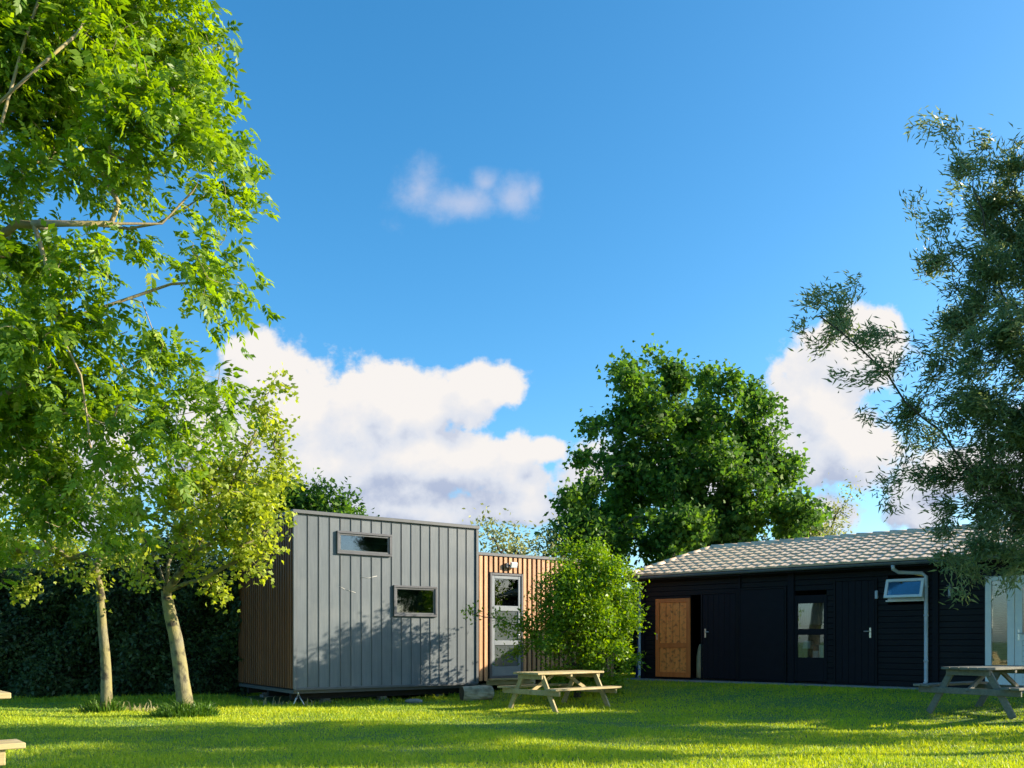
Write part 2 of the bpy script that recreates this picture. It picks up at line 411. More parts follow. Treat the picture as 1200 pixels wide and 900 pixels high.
# ------------------------------------------------------------------ world: sky with clouds
def build_world():
    w = bpy.data.worlds.new('World'); scene.world = w; w.use_nodes = True
    nt = w.node_tree; N, L = nt.nodes, nt.links; N.clear()
    out = N.new('ShaderNodeOutputWorld'); bg = N.new('ShaderNodeBackground'); L.new(bg.outputs[0], out.inputs[0])
    bg.inputs[1].default_value = SKY_STRENGTH; w.cycles.sampling_method = 'MANUAL'; w.cycles.sample_map_resolution = 512
    sky = N.new('ShaderNodeTexSky'); sky.sky_type = 'NISHITA'; sky.sun_disc = False
    sky.sun_elevation = ELEV; sky.sun_rotation = math.atan2(SUN.x, SUN.y)
    sky.altitude = 0; sky.air_density = 1.0; sky.dust_density = 1.2; sky.ozone_density = 4.0
    hs = N.new('ShaderNodeHueSaturation'); hs.inputs['Saturation'].default_value = SKY_SAT; hs.inputs['Value'].default_value = SKY_VAL
    hs.inputs['Hue'].default_value = SKY_HUE
    L.new(sky.outputs[0], hs.inputs['Color'])
    # cloud density field over directions (x/y, z/y), +Y half of the sky
    g = bpy.data.node_groups.new('cloud_field', 'ShaderNodeTree')
    g.interface.new_socket('Vector', in_out='INPUT', socket_type='NodeSocketVector')
    g.interface.new_socket('Field', in_out='OUTPUT', socket_type='NodeSocketFloat')
    gi = g.nodes.new('NodeGroupInput'); go = g.nodes.new('NodeGroupOutput'); gN, gL = g.nodes, g.links
    nz = gN.new('ShaderNodeTexNoise'); nz.inputs['Scale'].default_value = 9; nz.inputs['Detail'].default_value = 7; nz.inputs['Roughness'].default_value = .58
    gL.new(gi.outputs[0], nz.inputs[0])
    n2 = gN.new('ShaderNodeTexNoise'); n2.inputs['Scale'].default_value = 32; n2.inputs['Detail'].default_value = 6; n2.inputs['Roughness'].default_value = .6
    gL.new(gi.outputs[0], n2.inputs[0])
    blobs = [ # px, py, rx, ry, strength
      (310,440,55,50,1),(350,480,70,60,1),(420,500,75,65,1),(460,470,50,42,1),(395,540,85,55,1),(480,540,80,50,1),
      (500,480,45,45,.9),(570,452,42,30,1.05),(548,475,32,34,1),(590,440,20,14,.8),(540,540,60,40,1),(590,560,50,28,.8),(605,530,45,28,.8),(475,578,60,24,1),(480,600,110,28,.9),(600,595,90,24,.8),(640,528,26,18,1),
      (620,560,60,32,.7),(690,560,90,55,.65),(560,590,110,26,.7),(400,590,120,30,.7),(690,610,70,20,.5),
      (250,520,70,80,.9),(100,560,120,70,.8),
      (960,470,62,75,1),(1000,420,62,55,1),(1035,400,32,40,.9),(930,520,70,60,.9),(1000,520,60,60,.9),(960,600,70,40,.6),(1120,560,80,50,.8),(1080,600,70,30,.8),(1230,540,90,70,.8),
      (800,560,110,60,.6),
    ]
    acc = None
    for px, py, rx, ry, st in blobs:
        sb = gN.new('ShaderNodeVectorMath'); sb.operation = 'SUBTRACT'; sb.inputs[1].default_value = ((px-600)/F, (HOR-py)/F, 0)
        gL.new(gi.outputs[0], sb.inputs[0])
        ml = gN.new('ShaderNodeVectorMath'); ml.operation = 'MULTIPLY'; ml.inputs[1].default_value = (F/rx, F/ry, 0)
        gL.new(sb.outputs[0], ml.inputs[0])
        ln = gN.new('ShaderNodeVectorMath'); ln.operation = 'LENGTH'; gL.new(ml.outputs[0], ln.inputs[0])
        mr = gN.new('ShaderNodeMapRange'); mr.interpolation_type = 'LINEAR'
        mr.inputs[1].default_value = 0; mr.inputs[2].default_value = 1.9; mr.inputs[3].default_value = st; mr.inputs[4].default_value = -.1
        mr.clamp = False if hasattr(mr, 'clamp') else True
        gL.new(ln.outputs['Value'], mr.inputs[0])
        if acc is None: acc = mr.outputs[0]
        else:
            mx = gN.new('ShaderNodeMath'); mx.operation = 'SMOOTH_MAX'; mx.inputs[2].default_value = .12
            gL.new(acc, mx.inputs[0]); gL.new(mr.outputs[0], mx.inputs[1]); acc = mx.outputs[0]
    def math_(op, a, b, c=None):
        m = gN.new('ShaderNodeMath'); m.operation = op
        for i, v in enumerate((a, b, c)):
            if v is None: continue
            if isinstance(v, (int, float)): m.inputs[i].default_value = v
            else: gL.new(v, m.inputs[i])
        return m.outputs[0]
    f = math_('ADD', acc, math_('MULTIPLY', math_('SUBTRACT', nz.outputs[0], .5), 1.15))
    f = math_('ADD', f, math_('MULTIPLY', math_('SUBTRACT', n2.outputs[0], .5), .5))
    gL.new(f, go.inputs[0])
    # direction -> (x/y, z/y)
    tc = N.new('ShaderNodeTexCoord'); sp = N.new('ShaderNodeSeparateXYZ'); L.new(tc.outputs['Generated'], sp.inputs[0])
    def wm(op, a, b, c=None, clamp=False):
        m = N.new('ShaderNodeMath'); m.operation = op; m.use_clamp = clamp
        for i, v in enumerate((a, b, c)):
            if v is None: continue
            if isinstance(v, (int, float)): m.inputs[i].default_value = v
            else: L.new(v, m.inputs[i])
        return m.outputs[0]
    yy = wm('MAXIMUM', sp.outputs[1], .05)
    cb = N.new('ShaderNodeCombineXYZ'); L.new(wm('DIVIDE', sp.outputs[0], yy), cb.inputs[0]); L.new(wm('DIVIDE', sp.outputs[2], yy), cb.inputs[1])
    g1 = N.new('ShaderNodeGroup'); g1.node_tree = g; L.new(cb.outputs[0], g1.inputs[0])
    off = N.new('ShaderNodeVectorMath'); off.operation = 'ADD'; off.inputs[1].default_value = (.022, .03, 0); L.new(cb.outputs[0], off.inputs[0])
    g2 = N.new('ShaderNodeGroup'); g2.node_tree = g; L.new(off.outputs[0], g2.inputs[0])
    al = N.new('ShaderNodeMapRange'); al.interpolation_type = 'SMOOTHSTEP'; al.inputs[1].default_value = .29; al.inputs[2].default_value = .49
    L.new(g1.outputs[0], al.inputs[0])
    front = wm('GREATER_THAN', sp.outputs[1], .06)
    alpha = wm('MULTIPLY', al.outputs[0], front)
    # shade
    lit = wm('MULTIPLY_ADD', wm('SUBTRACT', g1.outputs[0], g2.outputs[0]), 1.5, .5, clamp=True)
    zz = N.new('ShaderNodeMapRange'); zz.inputs[1].default_value = .13; zz.inputs[2].default_value = .27; L.new(wm('DIVIDE', sp.outputs[2], yy), zz.inputs[0])
    lit2 = wm('ADD', wm('MULTIPLY', lit, .62), wm('MULTIPLY', zz.outputs[0], .38), clamp=True)
    cr = N.new('ShaderNodeValToRGB'); e = cr.color_ramp.elements
    e[0].position = .1; e[0].color = rgb(tuple(CLOUD*x for x in (.46,.54,.74)))
    e[1].position = .85; e[1].color = rgb(tuple(CLOUD*x for x in (1.02,.98,.95)))
    mid = e.new(.45); mid.color = rgb(tuple(CLOUD*x for x in (.80,.84,.93)))
    L.new(lit2, cr.inputs[0])
    mx = N.new('ShaderNodeMix'); mx.data_type = 'RGBA'; L.new(alpha, mx.inputs[0]); L.new(hs.outputs[0], mx.inputs[6]); L.new(cr.outputs[0], mx.inputs[7])
    # thin wisp
    wn = N.new('ShaderNodeTexNoise'); wn.inputs['Scale'].default_value = 17; wn.inputs['Detail'].default_value = 8; wn.inputs['Roughness'].default_value = .66; L.new(cb.outputs[0], wn.inputs[0])
    acc = None
    for px, py, rx, ry, st in [(545,238,75,22,1),(600,232,34,26,1),(495,220,36,36,.85),(570,215,22,20,.8),(460,265,26,18,.6),(625,225,14,26,.8)]:
        sb = N.new('ShaderNodeVectorMath'); sb.operation = 'SUBTRACT'; sb.inputs[1].default_value = ((px-600)/F, (HOR-py)/F, 0); L.new(cb.outputs[0], sb.inputs[0])
        ml = N.new('ShaderNodeVectorMath'); ml.operation = 'MULTIPLY'; ml.inputs[1].default_value = (F/rx, F/ry, 0); L.new(sb.outputs[0], ml.inputs[0])
        ln = N.new('ShaderNodeVectorMath'); ln.operation = 'LENGTH'; L.new(ml.outputs[0], ln.inputs[0])
        v = wm('MULTIPLY_ADD', ln.outputs['Value'], -.55*st, st)
        acc = v if acc is None else wm('SMOOTH_MAX', acc, v, .1)
    wf = wm('ADD', acc, wm('MULTIPLY', wm('SUBTRACT', wn.outputs[0], .5), .95))
    wr = N.new('ShaderNodeMapRange'); wr.interpolation_type = 'SMOOTHSTEP'; wr.inputs[1].default_value = .3; wr.inputs[2].default_value = 1.05; wr.inputs[4].default_value = .62; L.new(wf, wr.inputs[0])
    wa = wm('MULTIPLY', wr.outputs[0], front)
    m2 = N.new('ShaderNodeMix'); m2.data_type = 'RGBA'; L.new(wa, m2.inputs[0]); L.new(mx.outputs[2], m2.inputs[6]); m2.inputs[7].default_value = rgb(tuple(CLOUD*x for x in (.74,.76,.9)))
    L.new(m2.outputs[2], bg.inputs[0])

SKY_STRENGTH = .13
SKY_SAT, SKY_VAL, SKY_HUE = 1.25, .91, .49
CLOUD = 3.0
build_world()
sd = bpy.data.lights.new('sun', 'SUN'); sd.energy = 5.0; sd.angle = R(.55); sd.color = (1, .86, .65)
so = bpy.data.objects.new('sun', sd); link(so); so.rotation_euler = SUN3.to_track_quat('Z', 'Y').to_euler(); so.location = (20, 0, 20)
scene.view_settings.view_transform = 'Standard'; scene.view_settings.look = 'None'; scene.view_settings.gamma = 1
scene.view_settings.exposure = 1.25
scene.cycles.use_denoising = True
scene.cycles.max_bounces = 6; scene.cycles.transparent_max_bounces = 12
scene.cycles.transmission_bounces = 4; scene.cycles.diffuse_bounces = 3; scene.cycles.glossy_bounces = 3

# ------------------------------------------------------------------ ground
def build_ground():
    xs = np.concatenate([[-1500,-400,-120,-60], np.linspace(-30, 30, 121), [60,120,400,1500]])
    ys = np.concatenate([[-1500,-300,-60,-20], np.linspace(-5, 40, 91), [70,150,500,1500]])
    X, Y = np.meshgrid(xs, ys); Z = ground(X, Y)
    far = (np.abs(X) > 40) | (Y > 45) | (Y < -8)
    Z = np.where(far, np.where(Y+.8*X > 20, .3, 0), Z)
    V = np.stack([X, Y, Z], -1).reshape(-1, 3); nx, ny = len(xs), len(ys)
    i = np.arange(nx-1)[None, :]+np.arange(ny-1)[:, None]*nx
    f = np.stack([i, i+1, i+nx+1, i+nx], -1).ravel()
    o = np_mesh('ground', V, f, 4, M['soil'], smooth=True); tag(o, kind='structure')
build_ground()

SH_O = Vector((3.26, 22.5, .345)); SH_A = math.atan2(-.652, .757)
TH_O = Vector((-4.335, 17.0, 0)); TH_A = math.atan2(2.43, 3.538)
def local_frame(O, A): return Vector((math.cos(A), math.sin(A), 0)), Vector((-math.sin(A), math.cos(A), 0))
def on_plane(O, A, px, py=None, y=0.):
    ex, ey = local_frame(O, A); o = O+ey*y; k = (px-600)/F
    s = (k*o.y-o.x)/(ex.x-k*ex.y)
    if py is None: return s
    Y = o.y+ex.y*s
    return s, EYE-(py-HOR)/F*Y-O.z
def inside(O, A, x0, x1, y0, y1, X, Y):
    ex, ey = local_frame(O, A); dx = X-O.x; dy = Y-O.y
    lx = dx*ex.x+dy*ex.y; ly = dx*ey.x+dy*ey.y
    return (lx > x0) & (lx < x1) & (ly > y0) & (ly < y1)

def build_grass():
    n = 620000
    Y = 6+22*rng.random(n)**1.35; X = (rng.random(n)*2-1)*(Y*.68+1.2)
    Y2 = rng.uniform(2.5, 30, 40000); X2 = rng.uniform(-24, 24, 40000)
    X = np.concatenate([X, X2]); Y = np.concatenate([Y, Y2])
    ok = ~inside(SH_O, SH_A, -.1, 12, -.42, 5.4, X, Y) & ~inside(TH_O, TH_A, -.1, 8.7, .45, 3.7, X, Y)
    X, Y = X[ok], Y[ok]; k = len(X); Z = ground(X, Y)
    patch = np.sin(X*1.7+2*np.sin(Y*.9))*np.sin(Y*2.1+1.4*np.sin(X*.8))
    patch2 = np.sin(X*.55+1)*np.sin(Y*.8+X*.3)
    h = rng.uniform(.018, .044, k)*(1+.28*patch+.2*patch2)
    h *= 1+.9*(rng.random(k) < .06)
    # longer growth along the hedge and the tiny house
    near = np.clip((Y-17.3)/1.5, 0, 1)*(X < -3.5)
    h *= 1+1.3*near*rng.random(k)
    w = (.0035+.00038*Y)*rng.uniform(.7, 1.3, k)
    th = rng.uniform(0, 6.283, k); side = np.stack([np.cos(th), np.sin(th), np.zeros(k)], -1)
    ln = rng.normal(size=(k, 2))*.45; tip = np.stack([ln[:, 0]*h, ln[:, 1]*h, h], -1)
    b = np.stack([X, Y, Z-.004], -1)
    V = np.stack([b-side*w[:, None], b+side*w[:, None], b+tip], 1).reshape(-1, 3)
    patch3 = np.sin(X*5.3+3*np.sin(Y*4.1))*np.sin(Y*6.7+2*np.sin(X*3.3))
    rnd = np.clip(.43+.17*patch+.2*patch2+.13*patch3+rng.normal(size=k)*.2, 0, 1)
    rnd = np.where(rng.random(k) < .02, 1, np.minimum(rnd, .92))
    o = np_mesh('grass', V, np.arange(3*k), 3, M['grass'], rnd=np.repeat(rnd, 3))
    tag(o, 'short mown green lawn grass covering the ground', 'grass', kind='stuff')
build_grass()

def tufts(name, label, spots, mat, hmin=.12, hmax=.3, kind='stuff', cat='grass'):
    vs = []; rn = []
    for x, y, r, n in spots:
        a = rng.uniform(0, 6.283, n); d = r*np.sqrt(rng.random(n)); X = x+np.cos(a)*d; Y = y+np.sin(a)*d; Z = ground(X, Y)
        h = rng.uniform(hmin, hmax, n)*(1-.7*d/r); out = np.stack([np.cos(a), np.sin(a)], -1)*(.5*d/r+.15)[:, None]+rng.normal(size=(n, 2))*.3
        w = rng.uniform(.006, .013, n); th = rng.uniform(0, 6.283, n); sd_ = np.stack([np.cos(th), np.sin(th), 0*th], -1)*w[:, None]
        b = np.stack([X, Y, Z-.01], -1); m = b+np.stack([out[:, 0]*h*.4, out[:, 1]*h*.4, h*.7], -1); t = b+np.stack([out[:, 0]*h, out[:, 1]*h, h*.85], -1)
        vs.append(np.stack([b-sd_, b+sd_, m+sd_*.8, t, m-sd_*.8], 1)); rn.append(rng.random(n)*.7)
    V = np.concatenate(vs).reshape(-1, 5, 3); k = len(V)
    # quad + tri per blade, as two quads (second one collapsed to a narrow kite)
    idx = np.arange(k)[:, None]*5+np.array([0,1,2,4])[None]; idx2 = np.arange(k)[:, None]*5+np.array([4,2,3])[None]
    me = bpy.data.meshes.new(name); me.from_pydata(V.reshape(-1, 3).tolist(), [], idx.tolist()+idx2.tolist()); me.materials.append(mat)
    a = me.attributes.new('rnd', 'FLOAT', 'POINT'); a.data.foreach_set('value', np.repeat(np.concatenate(rn), 5).astype(np.float32)); me.update()
    o = bpy.data.objects.new(name, me); link(o); tag(o, label, cat, kind=kind); return o

# ------------------------------------------------------------------ tiny house
def slats(w, z0, z1, mb, x0=0., pitch=.14, width=.088, th=.028, gaps=()):
    """vertical slats in local x; gaps = list of (xa, xb, za, zb) left open"""
    n = int(w/pitch)
    for i in range(n):
        a = x0+i*(w-width)/(n-1); b = a+width
        spans = [(z0, z1)]
        for ga, gb, za, zb in gaps:
            if b > ga and a < gb:
                new = []
                for s, e in spans:
                    if za > s: new.append((s, min(e, za)))
                    if zb < e: new.append((max(s, zb), e))
                spans = new
        for s, e in spans:
            if e-s > .02: mb.box(a, b, -th-rng.random()*.004, 0, s, e, .003)

def window(root, x0, x1, z0, z1, name='window', fr=.06, depth=.05, mat='frame', back='room', y=0.):
    f = MB()
    f.box(x0, x1, y-depth, y+.02, z0, z0+fr, .006).box(x0, x1, y-depth, y+.02, z1-fr, z1, .006)
    f.box(x0, x0+fr, y-depth+.002, y+.02, z0+fr, z1-fr, .006).box(x1-fr, x1, y-depth+.002, y+.02, z0+fr, z1-fr, .006)
    s = fr+.012; q = .035
    # inner sash
    o = f.build(name, M[mat], root)
    g = MB(); a, b, c, d = x0+fr, x1-fr, z0+fr, z1-fr
    g.box(a, b, y-depth*.6, y+.01, c, c+q, .004).box(a, b, y-depth*.6, y+.01, d-q, d, .004).box(a, a+q, y-depth*.6+.002, y+.01, c+q, d-q, .004).box(b-q, b, y-depth*.6+.002, y+.01, c+q, d-q, .004)
    g.build('sash', M['trim' if mat == 'frame' else mat], o)
    p = MB(); p.box(a+q, b-q, y-.012, y-.006, c+q, d-q); p.build('pane', M['glass'], o)
    return o

def build_tiny_house():
    root = empty('tiny_house', tuple(TH_O), TH_A, 'grey metal clad tiny house with timber slat entrance wing behind the sunlit bush', 'house')
    W = 4.29; D = 3.73; z0, z1 = .375, 3.86
    # body core (behind claddings)
    wins = [(394.2,458,621.8,648.8), (460.6,511.4,685.6,722.2)]
    rects = []
    for a, b, t, bt in wins:
        xa, za = on_plane(TH_O, TH_A, a, bt); xb, zb = on_plane(TH_O, TH_A, b, t); _, zc = on_plane(TH_O, TH_A, a, t)
        rects.append((xa, xb, za, zc))
    # front wall panel with the window openings left open: strips between seams
    mb = MB(); sm = MB(); npan = 18; pw = (W-.09)/npan
    xs = sorted(set([0., W]+[r[0]+.03 for r in rects]+[r[1]-.03 for r in rects])); zs = sorted(set([z0, z1]+[r[2]+.03 for r in rects]+[r[3]-.03 for r in rects]))
    for i in range(len(xs)-1):
        for j in range(len(zs)-1):
            cx, cz = (xs[i]+xs[i+1])/2, (zs[j]+zs[j+1])/2
            if any(r[0] < cx < r[1] and r[2] < cz < r[3] for r in rects): continue
            mb.box(xs[i], xs[i+1], -.0, .12, zs[j], zs[j+1])
    mb.build('metal_wall', M['metal'], root)
    for i in range(npan+1):
        x = .045+i*pw; spans = [(z0+.01, z1)]
        for r in rects:
            if r[0]-.01 < x < r[1]+.01:
                new = []
                for s, e in spans:
                    if r[2] > s and r[2] < e: new.append((s, r[2]))
                    if r[3] < e and r[3] > s: new.append((r[3], e))
                spans = new or spans
        for s, e in spans:
            sm.box(x-.006, x+.006, -.014, -.001, s, e, .002); sm.box(x+.006, x+.012, -.005, -.001, s, e)
    sm.build('standing_seam', M['seam'], root)
    # corner profiles, base trim and roof trim
    t = MB(); t.box(-.03, .035, -.03, -.002, z0-.02, z1, .004); t.build('corner_profile', M['metal'], root)
    t = MB(); t.box(W-.035, W+.03, -.03, -.002, z0-.02, z1, .004).box(W+.002, W+.03, -.002, D, z0-.02, z1, .004); t.build('corner_profile', M['trim'], root)
    t = MB(); t.box(-.05, W+.05, -.05, .06, z1, z1+.075, .008).box(-.05, .06, .06, D+.05, z1+.002, z1+.073, .008).box(W-.06, W+.05, .06, D+.05, z1+.002, z1+.073, .008).box(-.05, W+.05, D-.06, D+.05, z1+.001, z1+.074, .008)
    t.build('roof_trim', M['trim'], root)
    t = MB(); t.box(0, W, .06, D, z1-.05, z1+.02); t.build('roof', M['trim'], root)
    t = MB(); t.box(-.01, W+.01, -.025, .03, z0-.05, z0, .004).box(.02, W, .1, D, z0-.12, z0-.052); t.build('base_trim', M['seam'], root)
    # left side in slats
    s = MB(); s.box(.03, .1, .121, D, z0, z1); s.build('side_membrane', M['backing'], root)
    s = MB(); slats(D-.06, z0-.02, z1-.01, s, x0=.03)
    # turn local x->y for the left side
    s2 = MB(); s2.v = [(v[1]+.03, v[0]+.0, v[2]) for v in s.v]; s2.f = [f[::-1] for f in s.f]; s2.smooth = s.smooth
    s2.build('side_slats', M['cedar_shaded'], root)
    t = MB(); t.box(W-.1, W, .121, D, z0, z1).box(.1, W-.1, D-.1, D, z0, z1); t.build('rear_wall', M['seam'], root)
    t = MB(); t.box(.1, W-.1, .12, D-.1, z0-.05, z0+.02); t.build('floor', M['backing'], root)
    # windows
    for i, (a, b, c, d) in enumerate(rects): window(root, a, b, c, d, fr=.05)
    # scuffs on the metal
    for pts in ([(540,353),(572,358),(606,350)], [(458,390),(480,402)], [(487,404),(522,415)]):
        q = []
        for zx, zy in pts:
            x, z = on_plane(TH_O, TH_A, 260+zx/3.334, 570+zy/3.334); q.append((x, -.0035, z))
        t = MB(); t.tube(q, .005, 4); t.build('scuff_mark', M['scuff'], root)
    # chassis and feet
    t = MB(); 
    for y in (.5, 1.9, 3.3): t.box(.1, W-.1, y-.05, y+.05, z0-.26, z0-.12)
    t.build('chassis', M['backing'], root)
    for (x, y) in ((.9,.6),(2.2,.6),(3.6,.6),(.5,3.2),(3.6,3.2)):
        wp = root.matrix_basis @ Vector((x, y, 0)); gz = float(ground(wp.x, wp.y))
        t = MB(); t.box(x-.12, x+.12, y-.12, y+.12, gz-.03, gz+.07, .01).box(x-.08, x+.08, y-.1, y+.1, gz+.07, z0-.26, .01); t.build('support_block', M['concrete'], root)
    # stabiliser stand under the front left corner
    t = MB(); c = Vector((.12, .1, z0-.06))
    t.tube([c, c+Vector((0,0,-.1))], .022, 8)
    for a in range(4):
        an = a*math.pi/2+.5; t.tube([c+Vector((0,0,-.07)), c+Vector((math.cos(an)*.17, math.sin(an)*.17, -.31))], .011, 6)
    t.build('jack_stand', M['steel'], root)
    # ---- timber wing, set back
    y0 = .25; xe = W+.06; x1 = on_plane(TH_O, TH_A, 719, None, y0); zt = 3.30; zb = .42; Dw = 3.0
    da, dzb = on_plane(TH_O, TH_A, 573.3, 795, y0); db = on_plane(TH_O, TH_A, 612, None, y0); _, dzt = on_plane(TH_O, TH_A, 573.3, 671, y0)
    t = MB()
    t.box(xe, da, y0, y0+.1, zb, zt).box(db, x1, y0, y0+.1, zb, zt).box(da, db, y0+.001, y0+.1, dzt, zt)
    t.box(x1-.1, x1, y0+.1, Dw, zb, zt).box(xe, x1-.1, Dw-.1, Dw, zb, zt)
    t.build('wing_membrane', M['backing'], root)
    s = MB(); slats(x1-xe-.03, zb-.03, zt-.01, s, x0=xe+.01, pitch=.135, width=.085, gaps=[(da-.01, db+.01, zb-.1, dzt+.01)])
    s.v = [(v[0], v[1]+y0, v[2]) for v in s.v]; s.build('wing_slats', M['cedar'], root)
    s = MB(); slats(Dw-.3, zb-.03, zt-.01, s, x0=0, pitch=.135, width=.085); s2 = MB(); s2.v = [(x1-v[1], y0+.02+v[0], v[2]) for v in s.v]; s2.f = s.f; s2.smooth = s.smooth
    s2.build('side_slats', M['cedar'], root)
    t = MB(); t.box(xe-.02, x1+.05, y0-.05, Dw+.03, zt, zt+.075, .008); t.build('wing_roof', M['trim'], root)
    t = MB(); t.box(xe, x1, y0+.3, Dw-.1, zb-.1, zb-.01); t.build('wing_floor', M['backing'], root)
    for x in (xe+.6, xe+2.2, x1-.4):
        wp = root.matrix_basis @ Vector((x, .7, 0)); gz = float(ground(wp.x, wp.y)); t = MB(); t.box(x-.1, x+.1, .6, .8, gz-.03, zb-.1, .01); t.build('support_block', M['concrete'], root)
    # door
    dr = MB(); fr = .055; yd = y0-.03
    zlo = dzb
    dr.box(da, da+fr, yd-.02, yd+.06, zlo, dzt, .005).box(db-fr, db, yd-.02, yd+.06, zlo, dzt, .005).box(da+fr, db-fr, yd-.018, yd+.06, dzt-fr, dzt, .005).box(da+fr, db-fr, yd-.018, yd+.06, zlo, zlo+.05, .005)
    door = dr.build('door', M['frame'], root)
    _, k1 = on_plane(TH_O, TH_A, 590, 711, y0); _, k2 = on_plane(TH_O, TH_A, 590, 715.5, y0); _, k3 = on_plane(TH_O, TH_A, 590, 751, y0); _, k4 = on_plane(TH_O, TH_A, 590, 755.5, y0); _, k5 = on_plane(TH_O, TH_A, 590, 781, y0)
    a, b = da+fr+.004, db-fr-.004; st = .075; lf = MB(); zt2 = dzt-fr-.004; zl2 = zlo+.054
    lf.box(a, a+st, yd, yd+.045, zl2, zt2, .005).box(b-st, b, yd, yd+.045, zl2, zt2, .005)
    for p, q in ((zt2-st, zt2), (k2-.01, k1+.02), (k4-.01, k3+.01), (zl2, k5)):
        lf.box(a+st, b-st, yd+.002, yd+.043, p, q, .005)
    lf.build('leaf', M['doorframe'], door)
    for i, (p, q) in enumerate(((k1+.02, zt2-st), (k3+.01, k2-.01), (k5, k4-.01))):
        g = MB(); g.box(a+st, b-st, yd+.018, yd+.024, p, q); g.build('pane', M['sky_grey' if i else 'glass'], door)
    c = MB()
    pts = 24
    for i in range(pts):  # pleated curtain behind upper pane
        xa = a+st+(b-a-2*st)*i/pts; xb = a+st+(b-a-2*st)*(i+1)/pts
        if i > 9: c.add([(xa, y0+.16+.02*(i % 2), zb+.1), (xb, y0+.16+.02*((i+1) % 2), zb+.1), (xb, y0+.16+.02*((i+1) % 2), dzt), (xa, y0+.16+.02*(i % 2), dzt)], [(0,1,2,3)])
    c.build('curtain', M['curtain'], root)
    hnd = MB(); hnd.tube([(b-.035, yd-.045, zlo+1.02), (b-.15, yd-.045, zlo+1.02)], .009, 8).tube([(b-.035, yd+.0, zlo+1.02), (b-.035, yd-.045, zlo+1.02)], .009, 8).box(b-.052, b-.018, yd-.006, yd-.0005, zlo+.93, zlo+1.1, .002); hnd.build('handle', M['steel'], door)
    sl = MB(); sl.box(da-.05, db+.2, y0-.16, y0-.03, zlo-.045, zlo-.003, .005).box(da-.1, db+.35, y0-.06, y0-.031, zlo-.16, zlo-.05, .005); sl.build('sill', M['yellow_wood'], root)
    # floodlight
    x, z = on_plane(TH_O, TH_A, 597, 663, y0)
    lb = MB(); lb.box(x-.16, x-.08, y0-.11, y0-.029, z-.06, z+.05, .01); lb.tube([(x-.08, y0-.07, z), (x-.02, y0-.1, z+.01)], .015, 6)
    lamp = lb.build('floodlight', M['trim'], root)
    q = MB(); q.bar((x-.05, y0-.12, z+.01), (x+.13, y0-.12, z+.01), .07, .13, (0, -.3, 1), .01); q.build('lamp_head', M['white'], lamp)
    # step log
    return root
TH = build_tiny_house()

def build_log():
    c = P(541, 806, 18.35); c[2] = float(ground(c[0], c[1]))+.17
    root = empty('log_step', tuple(c), R(22), 'pale cut log lying below the entrance as a step, dark sawn end to the left', 'log')
    mb = MB(); vs = []; n = 18
    ln = .68
    for j in range(8):
        x = ln*j/7
        for k in range(n):
            a = 2*math.pi*k/n; r = .17*(1+.07*math.sin(3*a+j*.7)+.04*math.sin(7*a+2*j)); vs.append((x, math.cos(a)*r, math.sin(a)*r*.95))
    fs = [(j*n+k, j*n+(k+1) % n, (j+1)*n+(k+1) % n, (j+1)*n+k) for j in range(7) for k in range(n)]
    fs.append([7*n+k for k in range(n)]); mb.add(vs, fs, False); mb.build('bark', M['log_bark'], root)
    e = MB(); e.add([(-.001, v[1], v[2]) for v in vs[:n]], [list(range(n))[::-1]]); e.add([(-.006, v[1]*.6, v[2]*.6) for v in vs[:n]], [list(range(n))[::-1]]); e.build('sawn_end', M['log_end'], root)
build_log()

# a pale stone under the house edge
def stone(name, label, x, y, s, seed, mat='concrete'):
    bm = bmesh.new(); bmesh.ops.create_icosphere(bm, subdivisions=2, radius=1); r = random.Random(seed)
    for v in bm.verts: v.co = Vector((v.co.x*s[0], v.co.y*s[1], v.co.z*s[2]))*(1+.14*(r.random()-.5))
    me = bpy.data.meshes.new(name); bm.to_mesh(me); bm.free(); me.materials.append(M[mat]); o = bpy.data.objects.new(name, me); link(o)
    o.location = (x, y, float(ground(x, y))+s[2]*.7); return tag(o, label, 'stone')
p = P(485, 812, 18.2); stone('stone', 'pale flat stone lying in the shade under the grey house', p[0], p[1], (.2,.12,.06), 2)

